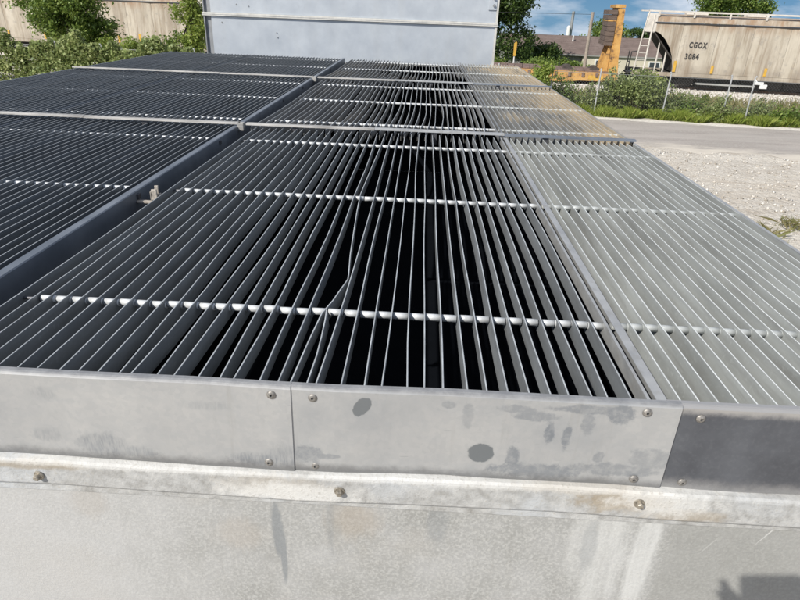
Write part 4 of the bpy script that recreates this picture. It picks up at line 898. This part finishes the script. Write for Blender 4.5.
bv = [(bx, by, PZ+.93), (bx, by+.02, PZ+1.12), (bx, by+.02, PZ+1.30), (bx, by+.04, PZ+1.44), (bx, by+.09, PZ+1.53),
      (bx-.19, by+.04, PZ+1.41), (bx-.27, by+.22, PZ+1.20), tuple(hl+Vector((-.02, -.06, -.07))), tuple(hl+Vector((-.012, -.02, -.02))),
      (bx+.19, by+.04, PZ+1.41), (bx+.27, by+.22, PZ+1.20), tuple(hr_+Vector((.02, -.06, -.07))), tuple(hr_+Vector((.012, -.02, -.02))),
      (bx-.10, by, PZ+.86), (bx-.12, by+.03, PZ+.48), (bx-.13, by, PZ+.09), (bx-.14, by+.15, PZ+.045),
      (bx+.10, by, PZ+.86), (bx+.12, by+.03, PZ+.48), (bx+.13, by, PZ+.09), (bx+.14, by+.15, PZ+.045)]
be = [(0, 1), (1, 2), (2, 3), (3, 4), (3, 5), (5, 6), (6, 7), (7, 8), (3, 9), (9, 10), (10, 11), (11, 12), (0, 13), (13, 14), (14, 15), (15, 16), (0, 17), (17, 18), (18, 19), (19, 20)]
brad = [(.15, .11), (.14, .10), (.16, .11), (.09, .08), .055, .065, .048, .034, .026, .065, .048, .034, .026, .085, .062, .046, .04, .085, .062, .046, .04]
person = skinned('person', bv, be, brad, M['shirt'], None, 2); tag(person, 'person in dark work clothes on the platform holding up a phone', 'person')
hd = MB(); hc = Vector((bx, by+.12, PZ+1.66)); vs = []; fs = []; nu, nvv = 16, 12
for j in range(nvv+1):
    ph_ = math.pi*j/nvv
    for i in range(nu):
        th = 2*math.pi*i/nu; d = Vector((math.sin(ph_)*math.cos(th), math.sin(ph_)*math.sin(th), math.cos(ph_))); rx, ry_, rz = .075, .095, .115
        if d.z < 0: rx *= 1+.25*d.z; ry_ *= 1+.12*d.z
        if d.y > .93 and -.35 < d.z < .12: ry_ += .02
        vs.append(hc+Vector((d.x*rx, d.y*ry_, d.z*rz)))
fs = [(j*nu+i, j*nu+(i+1) % nu, (j+1)*nu+(i+1) % nu, (j+1)*nu+i) for j in range(nvv) for i in range(nu)]
hd.add(vs, fs); hd.build('head', M['skin'], person, smooth=True)
hm = MB(); vs = [hc+Vector((0, -.008, .01))+Vector((v[0]-hc.x, v[1]-hc.y, v[2]-hc.z))*1.06 for v in map(Vector, vs)]
hm.add(vs, [f for f in fs if sum(vs[q].z for q in f)/4 > hc.z+.045 or sum(vs[q].y for q in f)/4 < hc.y-.03 and sum(vs[q].z for q in f)/4 > hc.z-.05]); hm.build('hair', M['hair'], person, smooth=True)
for q, sgn in ((hl, -1), (hr_, 1)):
    X, Y, Zc = (Vector(CM.col[k][:3]) for k in range(3)); palm = q+X*sgn*.012
    V_ = [palm-Y*.045, palm-Y*.01, palm+Y*.02]; E_ = [(0, 1), (1, 2)]; Rr = [.022, .028, .026]
    for f in range(4):
        k = len(V_); b0 = palm+Y*(.028-.018*f)-Zc*.010; V_ += [b0, b0-Zc*.030-X*sgn*.006, b0-Zc*.036-X*sgn*(.026+.004*(f in (1, 2)))]; E_ += [(1 if f > 1 else 2, k), (k, k+1), (k+1, k+2)]; Rr += [.0095, .0085, .0075]
    k = len(V_); V_ += [palm-Y*.02+Zc*.012-X*sgn*.012, palm+Zc*.013-X*sgn*.035, palm+Y*.01+Zc*.011-X*sgn*.055]; E_ += [(0, k), (k, k+1), (k+1, k+2)]; Rr += [.011, .010, .008]
    skinned('hand', [tuple(v) for v in V_], E_, Rr, M['skin'], person, 1)
